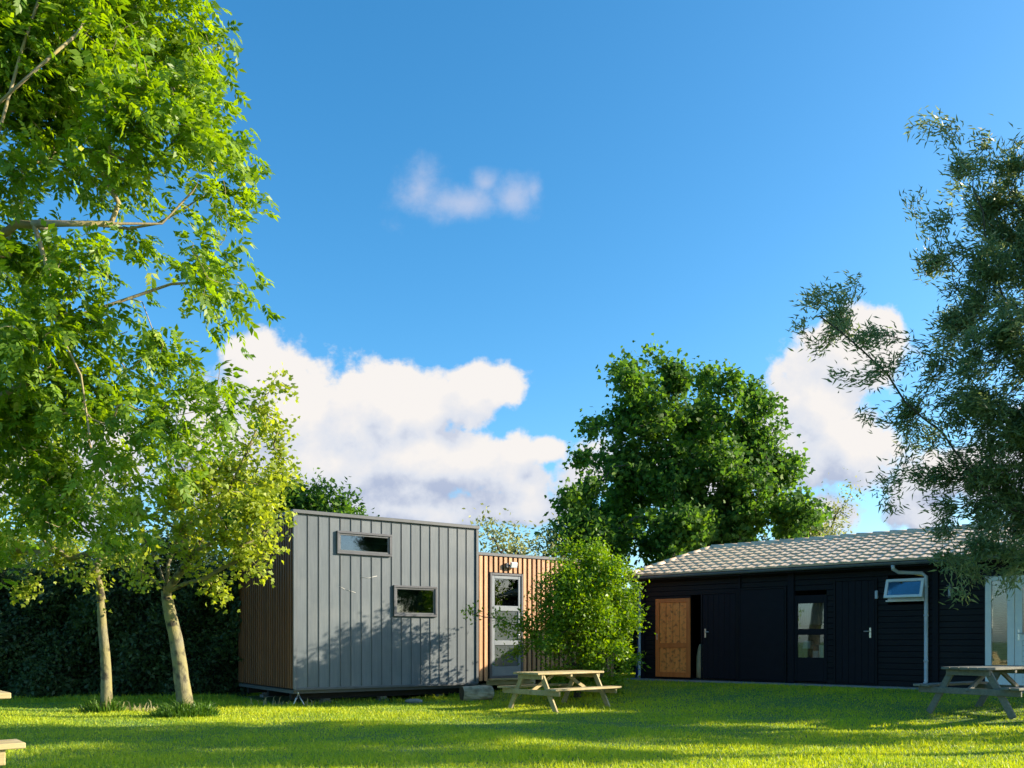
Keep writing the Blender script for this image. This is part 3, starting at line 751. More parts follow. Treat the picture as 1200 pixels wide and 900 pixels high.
# ------------------------------------------------------------------ black shed
def build_shed():
    root = empty('garden_shed', tuple(SH_O), SH_A, 'long black timber shed with pale tiled roof and an open orange door', 'shed')
    x0, x1 = .19, 11.0; D = 5.2; H = 2.66
    S = lambda px, py=None, y=0.: on_plane(SH_O, SH_A, px, py, y)
    # openings (x0,x1,z0,z1)
    op = []
    oa, ob = S(809.5), S(823.5); z_door = 2.08
    op.append((oa, ob+.85, .0, z_door))
    wa, wb = S(932), S(969); op.append((wa, wb, 0., S(932, 696)[1]))
    ga, gb = S(1041), S(1083.5); gz0, gz1 = S(1041, 704)[1], S(1041, 679)[1]; op.append((ga, gb, gz0, gz1))
    fa, fb = S(1155), S(1155)+1.75; fz = S(1155, 676)[1]; op.append((fa, fb, 0, fz))
    mb = MB(); bh = .125
    def strip(a, b, z, zt):
        # one siding board, lapped
        mb.add([(a, 0, z), (b, 0, z), (b, -.016, z+.004), (a, -.016, z+.004), (a, -.012, zt-.012), (b, -.012, zt-.012), (a, 0, zt), (b, 0, zt), (a, .09, z), (b, .09, z), (a, .09, zt), (b, .09, zt)],
               [(0,3,2,1), (3,4,5,2), (4,6,7,5), (0,8,10,6,4,3), (1,2,5,7,11,9), (8,9,11,10)])
    k = 0
    while k*bh < H:
        z, zt = k*bh, min((k+1)*bh, H); spans = [(x0, x1)]
        for a, b, c, d in op:
            if zt > c+.01 and z < d-.01:
                new = []
                for s, e in spans:
                    if a > s and a < e: new.append((s, a))
                    elif not (a <= s < b): new.append((s, e)); continue
                    if b < e: new.append((b, e))
                spans = new
        for s, e in spans: strip(s, e, z, zt)
        k += 1
    mb.build('front_wall', M['black_board'], root)
    t = MB(); t.box(x0, x0+.09, .091, D, 0, H).box(x1-.09, x1, .091, D, 0, H).box(x0+.09, x1-.09, D-.09, D, 0, H); t.build('rear_wall', M['black_board'], root)
    t = MB(); t.box(x0+.09, x1-.09, .1, D-.09, .0, .03); t.build('floor', M['room'], root)
    t = MB(); t.box(S(926), S(926)+.08, .12, D-.1, .03, H-.05).box(5.9, 5.98, .12, D-.1, .03, H-.05).box(8.1, 8.18, .12, D-.1, .03, H-.05); t.build('inner_wall', M['room'], root)
    # posts and corner boards
    for px, w in ((752, .11), (866, .06), (924, .15), (1093, .12)):
        a = S(px); t = MB(); t.box(a, a+w, -.055, -.0265, -.02, H, .005); t.build('corner_post', M['black_paint'], root)
    # ---- roof, pantiles modelled
    ye, ze = -.32, 2.66; yr, zr = 2.6, 3.57; xl = -.07; xr_ridge = .85
    slope = math.hypot(yr-ye, zr-ze); ny_, nz_ = -(zr-ze)/slope, (yr-ye)/slope
    def tile_face(length, org, ex, ev, nrm, clip, cw=.27, rh=.33):
        rows = int(round(slope_len(ev)/rh)); sl = slope_len(ev); rh = sl/rows; cols = int(length/cw); cw = length/cols; sub = 8
        us = np.linspace(0, length, cols*sub+1)
        prof = lambda u: .014*np.maximum(np.sin(2*np.pi*u/cw), -.35)+.006*np.sin(4*np.pi*u/cw)
        vs = []; fs = []
        W_ = len(us)
        evn = np.array(ev)/sl; tj = rng.normal(size=(rows, cols))*.004
        for r in range(rows):
            for (vv, h) in ((r*rh-.02, .0), (r*rh-.02, .036), (r*rh+rh*.5, .020), ((r+1)*rh+.01, .004)):
                for u in us:
                    uc = clip(u, max(0, min(vv, sl)))
                    hh = h+(prof(u)+.012 if h > 0 else -.004)+tj[r, min(int(u/cw), cols-1)]*(h > .03)
                    vs.append(np.array(org)+np.array(ex)*uc+evn*vv+np.array(nrm)*hh)
            b = r*4*W_
            for q in range(3):
                for i in range(W_-1):
                    fs.append((b+q*W_+i, b+q*W_+i+1, b+(q+1)*W_+i+1, b+(q+1)*W_+i))
        return vs, fs
    def slope_len(ev): return float(np.linalg.norm(ev))
    ev = np.array([0, yr-ye, zr-ze]); Lx = x1+.2-xl
    slp = slope_len(ev)
    vs, fs = tile_face(Lx, (xl, ye, ze), (1,0,0), ev, (0, ny_, nz_), lambda u, v: max(u, (xr_ridge-xl)*v/slp))
    m = MB(); m.add(vs, fs, False)
    # rear slope
    ev2 = np.array([0, -(yr-ye), zr-ze])
    yb = 2*yr-ye
    vs, fs = tile_face(Lx, (xl, yb, ze), (1,0,0), ev2, (0, -ny_, nz_), lambda u, v: max(u, (xr_ridge-xl)*v/slp), cw=.6)
    m.add(vs, [f[::-1] for f in fs], False)
    # hip end
    ev3 = np.array([xr_ridge-xl, 0, zr-ze]); s3 = slope_len(ev3); half = yr-ye
    n3 = np.array([-(zr-ze), 0, xr_ridge-xl])/s3
    vs, fs = tile_face(2*half, (xl, ye, ze), (0,1,0), ev3, tuple(n3), lambda u, v: min(max(u, half*v/s3), 2*half-half*v/s3))
    m.add(vs, [f[::-1] for f in fs], False)
    roof = m.build('roof', M['tile'], root)
    c = MB()
    def caps(a, b, n):
        a, b = Vector(a), Vector(b)
        for i in range(n):
            p, q = a.lerp(b, i/n), a.lerp(b, (i+1.12)/n if i < n-1 else 1)
            c.tube([p+Vector((0,0,.012)), q], [.085, .07], 10)
    caps((xl, ye, ze+.02), (xr_ridge, yr, zr+.01), 7); caps((xr_ridge, yr, zr+.01), (x1+.2, yr, zr+.01), 26); caps((xl, yb, ze+.02), (xr_ridge, yr, zr+.01), 7)
    c.build('ridge_caps', M['tile'], roof)
    # soffit, fascia
    t = MB(); t.box(xl+.04, x1+.15, ye+.07, 0, H-.06, H-.035).box(xl+.04, x0, 0, D+.3, H-.061, H-.036); t.build('soffit', M['black_paint'], root)
    t = MB(); t.box(xl+.03, x1+.15, ye+.04, ye+.065, H-.13, H-.01).box(xl+.03, xl+.055, ye+.066, D+.2, H-.13, H-.01); t.build('fascia', M['black_paint'], root)
    # half round gutter along the eaves
    g = MB(); gy, gz = ye-.025, H-.035; n = 8; sec = [(gy+.06*math.cos(math.pi+math.pi*i/n), gz+.06*math.sin(math.pi+math.pi*i/n)) for i in range(n+1)]; sec2 = [(gy+.053*math.cos(math.pi+math.pi*i/n), gz+.003+.053*math.sin(math.pi+math.pi*i/n)) for i in range(n+1)][::-1]
    ring = sec+sec2; k = len(ring)
    g.add([(xl-.04, y, z) for y, z in ring]+[(x1+.2, y, z) for y, z in ring], [(i, (i+1) % k, k+(i+1) % k, k+i) for i in range(k)]+[list(range(k))[::-1], [k+i for i in range(k)]])
    g.build('gutter', M['gutter'], root)
    # downpipes
    xp = S(751); t = MB(); t.tube([(xl+.1, gy, gz-.05), (xl+.1, gy+.02, gz-.14), (xp, -.06, gz-.3), (xp, -.06, .1), (xp, -.13, .04)], .036, 10); dp = t.build('downpipe', M['pvc'], root)
    xa, xb = S(1047, None, -.3), S(1085.5, None, -.06)
    t = MB(); t.tube([(xa, gy, gz-.05), (xa, gy+.03, gz-.14), (xa+.06, -.16, gz-.2), (xb-.08, -.08, gz-.235), (xb, -.075, gz-.31), (xb, -.075, .12), (xb-.03, -.11, .05), (xb-.1, -.16, .02)], .04, 12)
    dp2 = t.build('downpipe', M['pvc'], root)
    for z in (.55, 1.5, 2.1): t = MB(); t.tube([(xb, -.075, z-.018), (xb, -.075, z+.018)], .048, 12); t.build('pipe_clip', M['pvc'], dp2)
    # ---- orange door leaf folded back on the wall
    a, b = S(768.5, None, -.1), S(809, None, -.1); hz = z_door-.03; zz0 = .06
    d = MB(); th = .04; yA = -.12
    d.box(a, a+.11, yA, yA+th, zz0, hz, .004).box(b-.11, b, yA, yA+th, zz0, hz, .004)
    for p, q in ((zz0, zz0+.12), (hz-.1, hz), (zz0+.74, zz0+.86)): d.box(a+.11, b-.11, yA+.001, yA+th-.001, p, q, .004)
    door = d.build('orange_door', M['orange_frame'], root); tag(door, 'varnished orange pine door leaf folded back against the wall')
    pn = MB()
    npn = 4
    for p, q in ((zz0+.12, zz0+.74), (zz0+.86, hz-.1)):
        for i in range(npn):
            u0 = a+.11+(b-a-.22)*i/npn; u1 = a+.11+(b-a-.22)*(i+1)/npn; pn.box(u0+.003, u1-.003, yA+.022, yA+.034, p, q, .004)
    pn.build('door_panel', M['orange_wood'], door)
    h = MB(); h.box(a+.035, a+.06, yA-.006, yA-.0005, 1.0, 1.16, .002).tube([(a+.047, yA-.001, 1.1), (a+.047, yA-.045, 1.1), (a+.1, yA-.05, 1.1)], .008, 8); h.build('handle', M['steel'], door)
    # ---- black doors
    def black_door(pa, pb, pt, pbm, hpx, hpy, sign, name='black_door', boards=6, y=-.045):
        a, b = S(pa), S(pb); zt = S(pa, pt)[1]; z0_ = .05
        d = MB()
        for i in range(boards):
            u0 = a+(b-a)*i/boards; u1 = a+(b-a)*(i+1)/boards; d.box(u0+.0015, u1-.0015, y, y+.015, z0_, zt, .004)
        d.box(a, b, y+.016, y+.04, z0_, zt)
        o = d.build(name, M['black_paint'], root)
        fr = MB(); fr.box(a-.05, a-.006, y-.01, y+.017, 0.02, zt+.05, .004).box(b+.006, b+.05, y-.01, y+.017, 0.02, zt+.05, .004).box(a-.006, b+.006, y-.01, y+.017, zt+.006, zt+.05, .004)
        fr.build('door_frame', M['black_board'], o)
        if hpx:
            hx, hz_ = S(hpx, hpy)
            hh = MB(); hh.box(hx-.02, hx+.02, y-.007, y-.0005, hz_-.11, hz_+.11, .003).tube([(hx, y-.004, hz_+.03), (hx, y-.05, hz_+.03), (hx+sign*.12, y-.055, hz_+.03)], .011, 8).tube([(hx, y-.012, hz_-.06), (hx, y-.004, hz_-.06)], .012, 8)
            hh.build('handle', M['steel'], o)
        return o
    black_door(824.5, 863, 697, 795, 827.5, 742, 1)
    black_door(867.5, 920, 692, 795, None, None, 1, 'wall_panel', 1)
    black_door(980.4, 1026, 682, 801, 1020.5, 741.5, -1)
    # glazed black door
    a, b = S(934.0)-.06, S(967)+.05; zt = S(932, 698)[1]; y = -.03
    g1, g2 = S(950, 707)[1], S(950, 737)[1]; g3, g4 = S(950, 744)[1], S(950, 770.5)[1]
    d = MB(); pa_, pb_ = S(935.2), S(965.8)
    d.box(a, pa_, y, y+.045, .05, zt, .004).box(pb_, b, y, y+.045, .05, zt, .004)
    for p, q in ((g1, zt), (g3, g2), (.05, g4)): d.box(pa_, pb_, y+.001, y+.044, p, q, .004)
    gd = d.build('glazed_door', M['black_paint'], root)
    for p, q in ((g2, g1), (g4, g3)):
        t = MB(); t.box(pa_, pb_, y+.02, y+.026, p, q); t.build('pane', M['glass'], gd)
    t = MB()
    for i in range(20):
        u0 = pa_-.05+(pb_-pa_+.1)*i/20; u1 = pa_-.05+(pb_-pa_+.1)*(i+1)/20
        t.add([(u0, .14+.012*(i % 2), g2+.1), (u1, .14+.012*((i+1) % 2), g2+.1), (u1, .14+.012*((i+1) % 2), g1+.1), (u0, .14+.012*(i % 2), g1+.1)], [(0,1,2,3)])
    t.build('curtain', M['curtain'], gd)
    t = MB(); t.box(pa_-.1, pb_+.1, .3, .7, .85, .9).box(pa_-.05, pa_+.0, .32, .37, .03, .85).box(pb_, pb_+.05, .32, .37, .03, .85); t.build('shelf', M['room'], gd)
    t = MB(); t.box(pb_-.2, pb_-.02, .2, .4, g4-.1, g4+.28, .01).box(pa_+.02, pa_+.2, .22, .4, g4+.2, g4+.38, .01).box(pa_+.25, pa_+.38, .22, .4, g4-.05, g4+.15, .01); t.build('stored_box', M['white'], gd)
    # ---- awning window, propped open at the bottom
    fr = MB(); w_ = .045
    fr.box(ga, gb, -.05, .05, gz0, gz0+w_, .004).box(ga, gb, -.05, .05, gz1-w_, gz1, .004).box(ga, ga+w_, -.048, .05, gz0+w_, gz1-w_, .004).box(gb-w_, gb, -.048, .05, gz0+w_, gz1-w_, .004).box(ga-.03, gb+.03, -.09, -.051, gz0-.03, gz0+.005, .004)
    wn = fr.build('window', M['white'], root)
    ang = R(24); hp = Vector((0, -.055, gz1-.02)); hh = gz1-gz0-.02
    def rot(pts): return [(p[0], hp.y+p[1]*math.cos(ang)-(-p[2])*math.sin(ang), hp.z+p[2]*math.cos(ang)+p[1]*math.sin(ang)*-1) for p in pts]
    s = MB(); q = .06; a, b = ga-.02, gb+.02
    s.box(a, b, -.04, 0, -q, 0, .004).box(a, b, -.04, 0, -hh, -hh+q, .004).box(a, a+q, -.039, -.001, -hh+q, -q, .004).box(b-q, b, -.039, -.001, -hh+q, -q, .004); s.v = rot(s.v); s.build('sash', M['white'], wn)
    s = MB(); s.box(a+q, b-q, -.024, -.018, -hh+q, -q); s.v = rot(s.v); s.build('pane', M['glass'], wn)
    # small wall fittings
    x, z = S(1028, 697); t = MB(); t.box(x-.03, x+.03, -.075, -.027, z-.09, z+.09, .01); t.build('wall_sensor', M['pvc'], root)
    x, z = S(1115, 693); t = MB(); t.box(x-.04, x+.04, -.14, -.027, z-.14, z+.1, .015).box(x-.06, x+.06, -.16, -.027, z+.1, z+.13, .01); wl = t.build('wall_lamp', M['seam'], root)
    t = MB(); t.tube([(x, -.145, z-.1), (x, -.145, z+.07)], .025, 8); t.build('lamp_glass', M['pvc'], wl)
    # ---- white framed entrance
    t = MB(); fa2 = fa
    px1 = S(1183); 
    for u0, u1 in ((fa, fa+.11), (px1-.03, px1+.09), (fb-.1, fb)): t.box(u0, u1, -.05, .07, .0, fz, .005)
    t.box(fa+.11, px1-.03, -.045, .065, fz-.09, fz, .005).box(px1+.09, fb-.1, -.045, .065, fz-.09, fz, .005).box(fa+.11, px1-.03, -.045, .065, 0, .32, .005)
    wf = t.build('white_entrance', M['white'], root)
    t = MB(); t.box(fa+.11, px1-.03, -.005, .001, .32, fz-.09); t.build('pane', M['glass'], wf)
    t = MB()
    z = .33
    while z < fz-.1: t.box(fa+.112, px1-.032, .03, .038, z, z+.03, .003); z += .034
    t.build('blind', M['blind'], wf)
    a, b = px1+.094, fb-.104; d = MB(); s_ = .13
    zs_ = .82
    d.box(a, a+s_, -.03, .015, .03, fz-.094, .005).box(b-s_, b, -.03, .015, .03, fz-.094, .005).box(a+s_, b-s_, -.029, .014, fz-.094-s_, fz-.094, .005).box(a+s_, b-s_, -.029, .014, .98, 1.1, .005).box(a+s_, b-s_, -.029, .014, .03, .16, .005)
    z = .16
    while z < .97: d.box(a+s_, b-s_, -.015, .01, z+.002, min(z+.1, .98), .004); z += .1025
    dd = d.build('white_door', M['white'], root)
    t = MB(); t.box(a+s_, b-s_, -.012, -.006, 1.1, fz-.094-s_); t.build('pane', M['glass'], dd)
    t = MB(); z = 1.1
    while z < fz-.25: t.box(a+s_, b-s_, .018, .026, z, z+.03, .003); z += .034
    t.build('blind', M['blind'], dd)
    t = MB(); t.box(a+.05, a+.085, -.037, -.0305, .98, 1.2, .003).tube([(a+.067, -.034, 1.12), (a+.067, -.08, 1.12), (a+.18, -.085, 1.12)], .01, 8); t.build('handle', M['steel'], dd)
    return root, (oa, ob)
SHED, (OA, OB) = build_shed()

ex, ey = local_frame(SH_O, SH_A)
def sh_world(x, y, z=0): return SH_O+ex*x+ey*y+Vector((0,0,z))
# items just inside the opening
w = sh_world(OA+.19, .2, .04)
mb = MB(); mb.tube([(0,0,0), (.02,0,.28), (0,.01,.55), (.01,0,.75), (0,0,.86)], [.13,.15,.12,.1,.05], 10); o = mb.build('grain_sack', M['kraft']); o.location = w; tag(o, 'pale beige sack standing in the dark gap beside the black door', 'sack')
w = sh_world(OA+.28, .6, .95); w.z = SH_O.z+.03
mb = MB(); mb.box(-.16,.16,-.12,.12,0,.95,.02).box(-.14,.14,-.11,.11,.952,1.35,.05); o = mb.build('brown_cabinet', M['sack']); o.location = w; o.rotation_euler = (0,0,SH_A); tag(o, 'brown cabinet deep in the dark shed doorway', 'cabinet')

# concrete edge strip in front of the shed
mb = MB(); mb.box(-.15, 11.6, -.36, 5.35, -.34, -.003, .012)
o = mb.build('concrete_slab', M['concrete']); o.location = SH_O; o.rotation_euler = (0, 0, SH_A); tag(o, kind='structure')

# blue sheet in the gap left of the shed
w = sh_world(-.28, .75); gz = float(ground(w.x, w.y))
mb = MB(); n = 14; vs = []
for j in range(10):
    for i in range(n+1):
        u = i/n; t_ = j/9; x = -.16+.32*u*(1-.25*(1-t_)); vs.append((x*(1.1-.5*t_), .05*math.sin(u*14+t_*2)*(1.2-t_)+(-.04), 1.25*t_))
fs = [(j*(n+1)+i, j*(n+1)+i+1, (j+1)*(n+1)+i+1, (j+1)*(n+1)+i) for j in range(9) for i in range(n)]
mb.add(vs, fs, True); mb.add([(v[0], v[1]+.05, v[2]) for v in vs], [f[::-1] for f in fs], True)
o = mb.build('blue_tarp', M['blue']); o.location = (w.x, w.y, gz); o.rotation_euler = (0,0,SH_A+.3); tag(o, 'blue tarp hanging upright in the gap beside the shed corner', 'tarp')
mb = MB(); mb.box(-.03,.03,-.03,.03,-.1,1.3,.005); o = mb.build('wooden_post', M['grey_wood']); o.location = (w.x, w.y+.12*0+.04, gz); tag(o, 'thin wooden post holding the blue tarp beside the shed', 'post')

# ------------------------------------------------------------------ picnic tables
def make_table(mat, label):
    root = empty('picnic_table', (0,0,0), 0, label, 'picnic table', 'picnic tables standing on the lawn')
    L2 = .9
    t = MB()
    for i in range(5): y = -.36+i*.146; t.box(-L2+rng.uniform(-.006,.006), L2, y, y+.136, .71, .75, .005)
    t.build('tabletop', mat, root)
    for s in (-1, 1):
        t = MB()
        for a, b in ((.56, .69), (.70, .83)):
            t.box(-L2, L2+rng.uniform(-.006,.006), min(s*a, s*b), max(s*a, s*b), .425, .462, .005)
        t.build('seat', mat, root)
    for x in (-.72, .72):
        for s in (-1, 1):
            t = MB(); t.bar((x, s*.27, .705), (x, s*.66, .0), .045, .1, (0, 1, .35), .005); t.build('leg', mat, root)
        sx = .05 if x > 0 else -.05
        t = MB(); t.box(x+sx-.022, x+sx+.022, -.8, .8, .325, .424, .006); t.build('crossbeam', mat, root)
        t = MB(); t.box(x+sx-.022, x+sx+.022, -.34, .34, .62, .709, .006); t.build('batten', mat, root)
        t = MB(); t.bar((x+sx*1.5+(-.0), 0, .36), (x*.25, 0, .69), .07, .045, (0, 1, 0), .004); t.build('brace', mat, root)
    t = MB(); t.box(-.03, .03, -.34, .34, .655, .709, .006); t.build('batten', mat, root)
    return root
def copy_thing(root, loc, rz, label, mat=None, scale=1.):
    c = root.copy(); COL.objects.link(c); c.location = loc; c.rotation_euler = (0, 0, rz); c.scale = (scale,)*3; c['label'] = label
    for ch in list(root.children):
        d = ch.copy(); COL.objects.link(d); d.parent = c
        if mat: d.data = ch.data.copy(); d.data.materials[0] = mat
    return c
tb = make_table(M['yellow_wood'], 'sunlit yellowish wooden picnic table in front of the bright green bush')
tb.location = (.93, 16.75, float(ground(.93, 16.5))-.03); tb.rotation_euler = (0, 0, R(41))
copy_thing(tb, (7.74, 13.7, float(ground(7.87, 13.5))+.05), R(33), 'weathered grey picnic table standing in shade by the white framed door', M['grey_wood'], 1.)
copy_thing(tb, (-4.87, 6.142, .05), R(40.5), 'pale wooden picnic table cut off by the left edge of the picture', None, 1.15)

# ------------------------------------------------------------------ vegetation
GZ = lambda x, y: float(ground(x, y))
# near ash on the left
ash = [(295,215,26),(255,90,22),(262,60,18),(245,320,30),(285,335,26),(250,300,18),(265,470,16,.6),(225,505,26),(250,430,18,.8),(150,620,34),(60,600,40),(30,30,80),(110,50,75),(190,50,60),(222,35,42),(20,-50,80),(120,-50,80),(200,-30,45),(60,130,75),(150,140,70),(215,120,45),(232,165,52),(275,200,42),(290,235,26),(255,235,30),
  (120,205,40),(25,205,50),(160,215,32),(30,300,60),(110,300,45),(160,285,30),(250,310,26,.9),(295,350,24,1),(265,385,24),(240,345,18,.6),(225,300,22,.7),
  (180,415,42),(110,380,50),(40,390,70),(225,450,38),(110,460,62),(20,480,75),(180,490,50),(240,500,28,.8),(60,550,62),(140,560,48,.8),(-10,600,40),(80,620,28,.7),(200,545,35,.7),(0,670,16,.8),
  (-90,40,100),(-100,200,100),(-100,350,100),(-80,500,90),(-30,120,60),(-60,-80,100)]
cl = px_clumps(ash, 10.8, 1.0, seed=5)
trunk = [(-8.2, 11.4, GZ(-8.2,11.4)-.05), (-8.15, 11.4, 1.5), (-7.9, 11.3, 3.2), (-7.8, 11.1, 4.8), (-7.9, 11, 6.2)]
limbs = [[P(-60,300,10.9), P(20,262,10.6), P(95,262,10.8), P(150,268,11), P(215,245,11)],
         [P(-60,180,10.3), P(10,110,9.8), P(55,70,9.8), P(90,40,10), P(105,15,10.2)], [P(-60,260,10.2), P(0,150,9.9), P(25,60,9.9), P(45,0,10)], [P(40,262,10.1), P(80,262,10), P(130,262,10.3), P(190,262,10.6), P(225,225,10.7)],
         [P(60,330,10.3), P(75,400,10), P(95,440,9.9), P(105,510,10)],
         [P(-50,420,10.8), P(40,400,10.4), P(90,370,10.7), P(150,350,11), P(200,333,11.1), P(250,330,11.1)],
         [P(-40,480,10.7), P(60,440,10.6), P(100,500,10.7), P(115,560,10.8)]]
make_tree('ash_tree', 'large bright green tree with feathery drooping leaves filling the upper left', 'tree', trunk, sample_clumps(cl, 21, .85, 5),
          leaf_pinnate(9, 9, .2, .11, .05, spread=.15, droop=.5, wind=(.1,0,.05)), (M['ash_bark'], M['ash_leaf']), r_tip=.004, r_base=.26, limbs=limbs, seed=5)
# plane trees
pb = [(335,505,22,.9),(343,560,20,.9),(312,480,24,.9),(330,600,24,.9),(322,440,14,.8),(300,640,30,.7),(320,570,26),(240,560,40),(290,590,34),(330,540,18),(215,640,30,.4),(165,675,16,.4),(305,670,16,.7),(318,455,24,.55),(305,490,28,.6),(335,520,22,.6),(255,500,34,.5),(210,520,30,.6),(270,550,44,.7),(330,560,28,.7),(200,575,44,.8),(320,605,30,.9),(150,600,40,.8),(235,605,48,.7),(175,640,36,.55),(285,640,38,.8),(130,650,28,.6),(235,668,34,.35),(270,690,16,.7),(250,698,10,.6)]
cl = px_clumps(pb, 15, .9, seed=8, flat=.85)
tr = [(*(P(218,838,15)[:2]), GZ(-5.73,15)-.05), P(211,780,15), P(203,735,15), P(194,692,15)]
make_tree('plane_tree', 'young tree with leaning lichen-covered trunk nearest the grey house', 'tree', tr, sample_clumps(cl, 24, .8, 8),
          leaf_simple(34, .095, .09, 'broad', spread=.12, droop=.25), (M['plane_bark'], M['plane_leaf']), r_tip=.007, r_base=.14, seed=8, up=.35, limbs=[[P(194,692,15), P(165,668,14.8), P(130,640,14.7), P(95,615,14.8)], [P(195,692,15), P(185,660,15.2), P(160,610,15.3), P(165,560,15.3)], [P(196,692,15), P(222,655,14.8), P(250,610,14.8), P(275,560,14.9), P(300,505,15)], [P(196,694,15), P(240,678,14.8), P(285,655,14.8), P(315,620,14.9)], [P(195,692,15), P(205,640,15.3), P(215,580,15.4)]], group='young trees before the dark hedge')
pa = [(40,590,40,.8),(110,590,34,.8),(10,640,40,.9),(70,640,40,.9),(135,640,34,.8),(-40,610,50),(170,680,22,.8),(30,690,26,.9),(95,672,28,.8),(0,540,40,.8),(70,530,35,.7),(-60,680,40)]
cl = px_clumps(pa, 16.2, .9, seed=9, flat=.8)
tr = [(*(P(126,834,16)[:2]), GZ(-7.6,16)-.05), P(124,780,16), P(120,735,16), P(118,702,16)]
make_tree('plane_tree', 'young tree with slim straight pale trunk left of the leaning one', 'tree', tr, sample_clumps(cl, 22, .8, 9),
          leaf_simple(30, .09, .085, 'broad', spread=.11, droop=.25), (M['plane_bark'], M['plane_leaf']), r_tip=.006, r_base=.105, seed=9, up=.5, group='young trees before the dark hedge')
# maple behind
mp = [(738,442,24),(900,475,22),(930,545,20),(655,635,24,1),(668,590,24,1),(680,540,20,.9),(690,620,34,1),(700,640,40),(935,620,30),(775,415,16),(740,440,26),(715,440,14),(790,445,34),(835,440,24),(865,450,22),(885,470,26),(700,495,18),(750,490,44),(820,500,50),(885,515,36),(920,500,14),(690,495,14,.8),(730,545,40),(790,560,50),(860,570,52),(915,560,30),(690,570,24),(680,600,24),(720,610,44),(790,630,50),(860,630,50),(925,605,36),(945,590,18),(660,615,16,.8),(700,650,36),(650,640,14,.8)]
cl = px_clumps(mp, 30, 2.6, seed=11)
tr = [(6.6, 30.5, .25), (6.6, 30.5, 2.), (6.5, 30.4, 4.2), (6.3, 30.3, 6.5)]
make_tree('maple_tree', 'large dense dark green tree towering behind the left end of the shed', 'tree', tr, sample_clumps(cl, 4.6, .85, 11),
          leaf_simple(60, .175, .17, 'broad', spread=.21, droop=.6, outw=.5, patch=.4), (M['dark_bark'], M['maple_leaf']), r_tip=.012, r_base=.34, step=.7, seed=11)
# willow at right
wl = [(955,350,26,.8),(940,385,18,.6),(985,380,32,.8),(1010,395,30,.7),(1035,430,28,.8),(1055,385,22,.6),(1065,480,30,.8),(975,450,16,.4),(1010,480,14,.4),(1000,340,16,.5),(1110,655,22),(1150,675,22),(1120,690,13,.7),(1085,150,16,.5),(1075,240,12,.4),(990,350,14,.4),
  (1115,160,20,.7),(1150,165,24,.8),(1125,205,30,.8),(1190,190,30,.8),(1110,250,26,.8),(1165,245,45,.9),(1100,310,28,.8),(1150,320,48,.9),(1200,290,50),(1120,375,42,.8),(1180,395,55),
  (1105,430,34,.7),(1090,510,30,.6),(1150,470,52,.9),(1200,500,60),(1050,555,28,.5),(1095,565,34,.7),(1150,560,50),(1200,600,55),(1045,590,18,.5),(1105,615,26,.8),(1150,635,30,1.),(1190,655,34,1),(1125,655,18,.9),(1180,690,20,.8),
  (1270,200,80),(1260,120,50),(1290,340,95),(1300,480,100),(1290,600,80),(1370,300,90),(1390,450,100),(1380,580,90)]
cl = px_clumps(wl, 12.9, .9, seed=13)
tr = [(9.1, 13.0, GZ(9.1,13)-.05), (9.05, 13.0, 1.3), (8.9, 13, 2.6), (9.0, 13.0, 4.2), (9.1, 13.1, 6.)]
limbs = [[P(1260,620,12.9), P(1170,592,12.7), P(1120,530,12.6), P(1060,470,12.5), P(1010,410,12.4), P(960,370,12.4)],
         [P(1270,560,12.9), P(1210,440,12.9), P(1170,330,12.9), P(1140,220,12.8)]]
make_tree('willow_tree', 'windblown narrow leaved tree leaning in from the right over the shed roof', 'tree', tr, sample_clumps(cl, 30, .8, 13),
          leaf_simple(70, .125, .027, 'lance', spread=.085, back=3, droop=.1, outw=1.0, upn=.3, wind=(-.45,0,.12), patch=.3), (M['dark_bark'], M['willow_leaf']), r_tip=.0035, r_base=.2, limbs=limbs, seed=13)
# far trees
def far_tree(lst, Y, x, seed, label, mat, ln, dens=2.4, n=26, tpl='kite', depth=1.5, group='trees rising behind the buildings', name='tree'):
    cl = px_clumps(lst, Y, depth, seed=seed)
    zt = max(c[0][2] for c in cl)
    tr = [(x, Y, .2), (x+.1, Y, 1.8), (x, Y+.1, zt*.6)]
    make_tree(name, label, 'tree', tr, sample_clumps(cl, dens, .7, seed), leaf_simple(n, ln, ln*.5, tpl, spread=.26, droop=.3, patch=.4), (M['dark_bark'], M[mat]), r_tip=.01, r_base=.2, step=.6, seed=seed, group=group)
far_tree([(355,600,40),(395,590,28),(372,582,22),(425,603,22),(330,590,40),(290,600,50),(400,640,50),(330,660,50)], 27, -6.6, 21, 'dark green treetop showing above the left half of the grey house roof', 'maple_leaf', .2, dens=5, n=60)
far_tree([(585,625,28,.6),(605,615,22,.5),(570,612,14,.4),(625,632,24,.6),(590,655,34),(640,650,26),(650,632,14,.5)], 26, .3, 22, 'pale sparse treetop showing above the timber wing between house and dark tree', 'olive_leaf', .15, dens=3.6, n=60)
far_tree([(960,605,26,.7),(985,595,20,.6),(940,625,26,.8),(975,625,24),(990,575,9,.4),(950,660,40)], 33, 12, 23, 'pale feathery treetop beside the right edge of the big dark tree', 'olive_leaf', .15, dens=3.6, n=60)
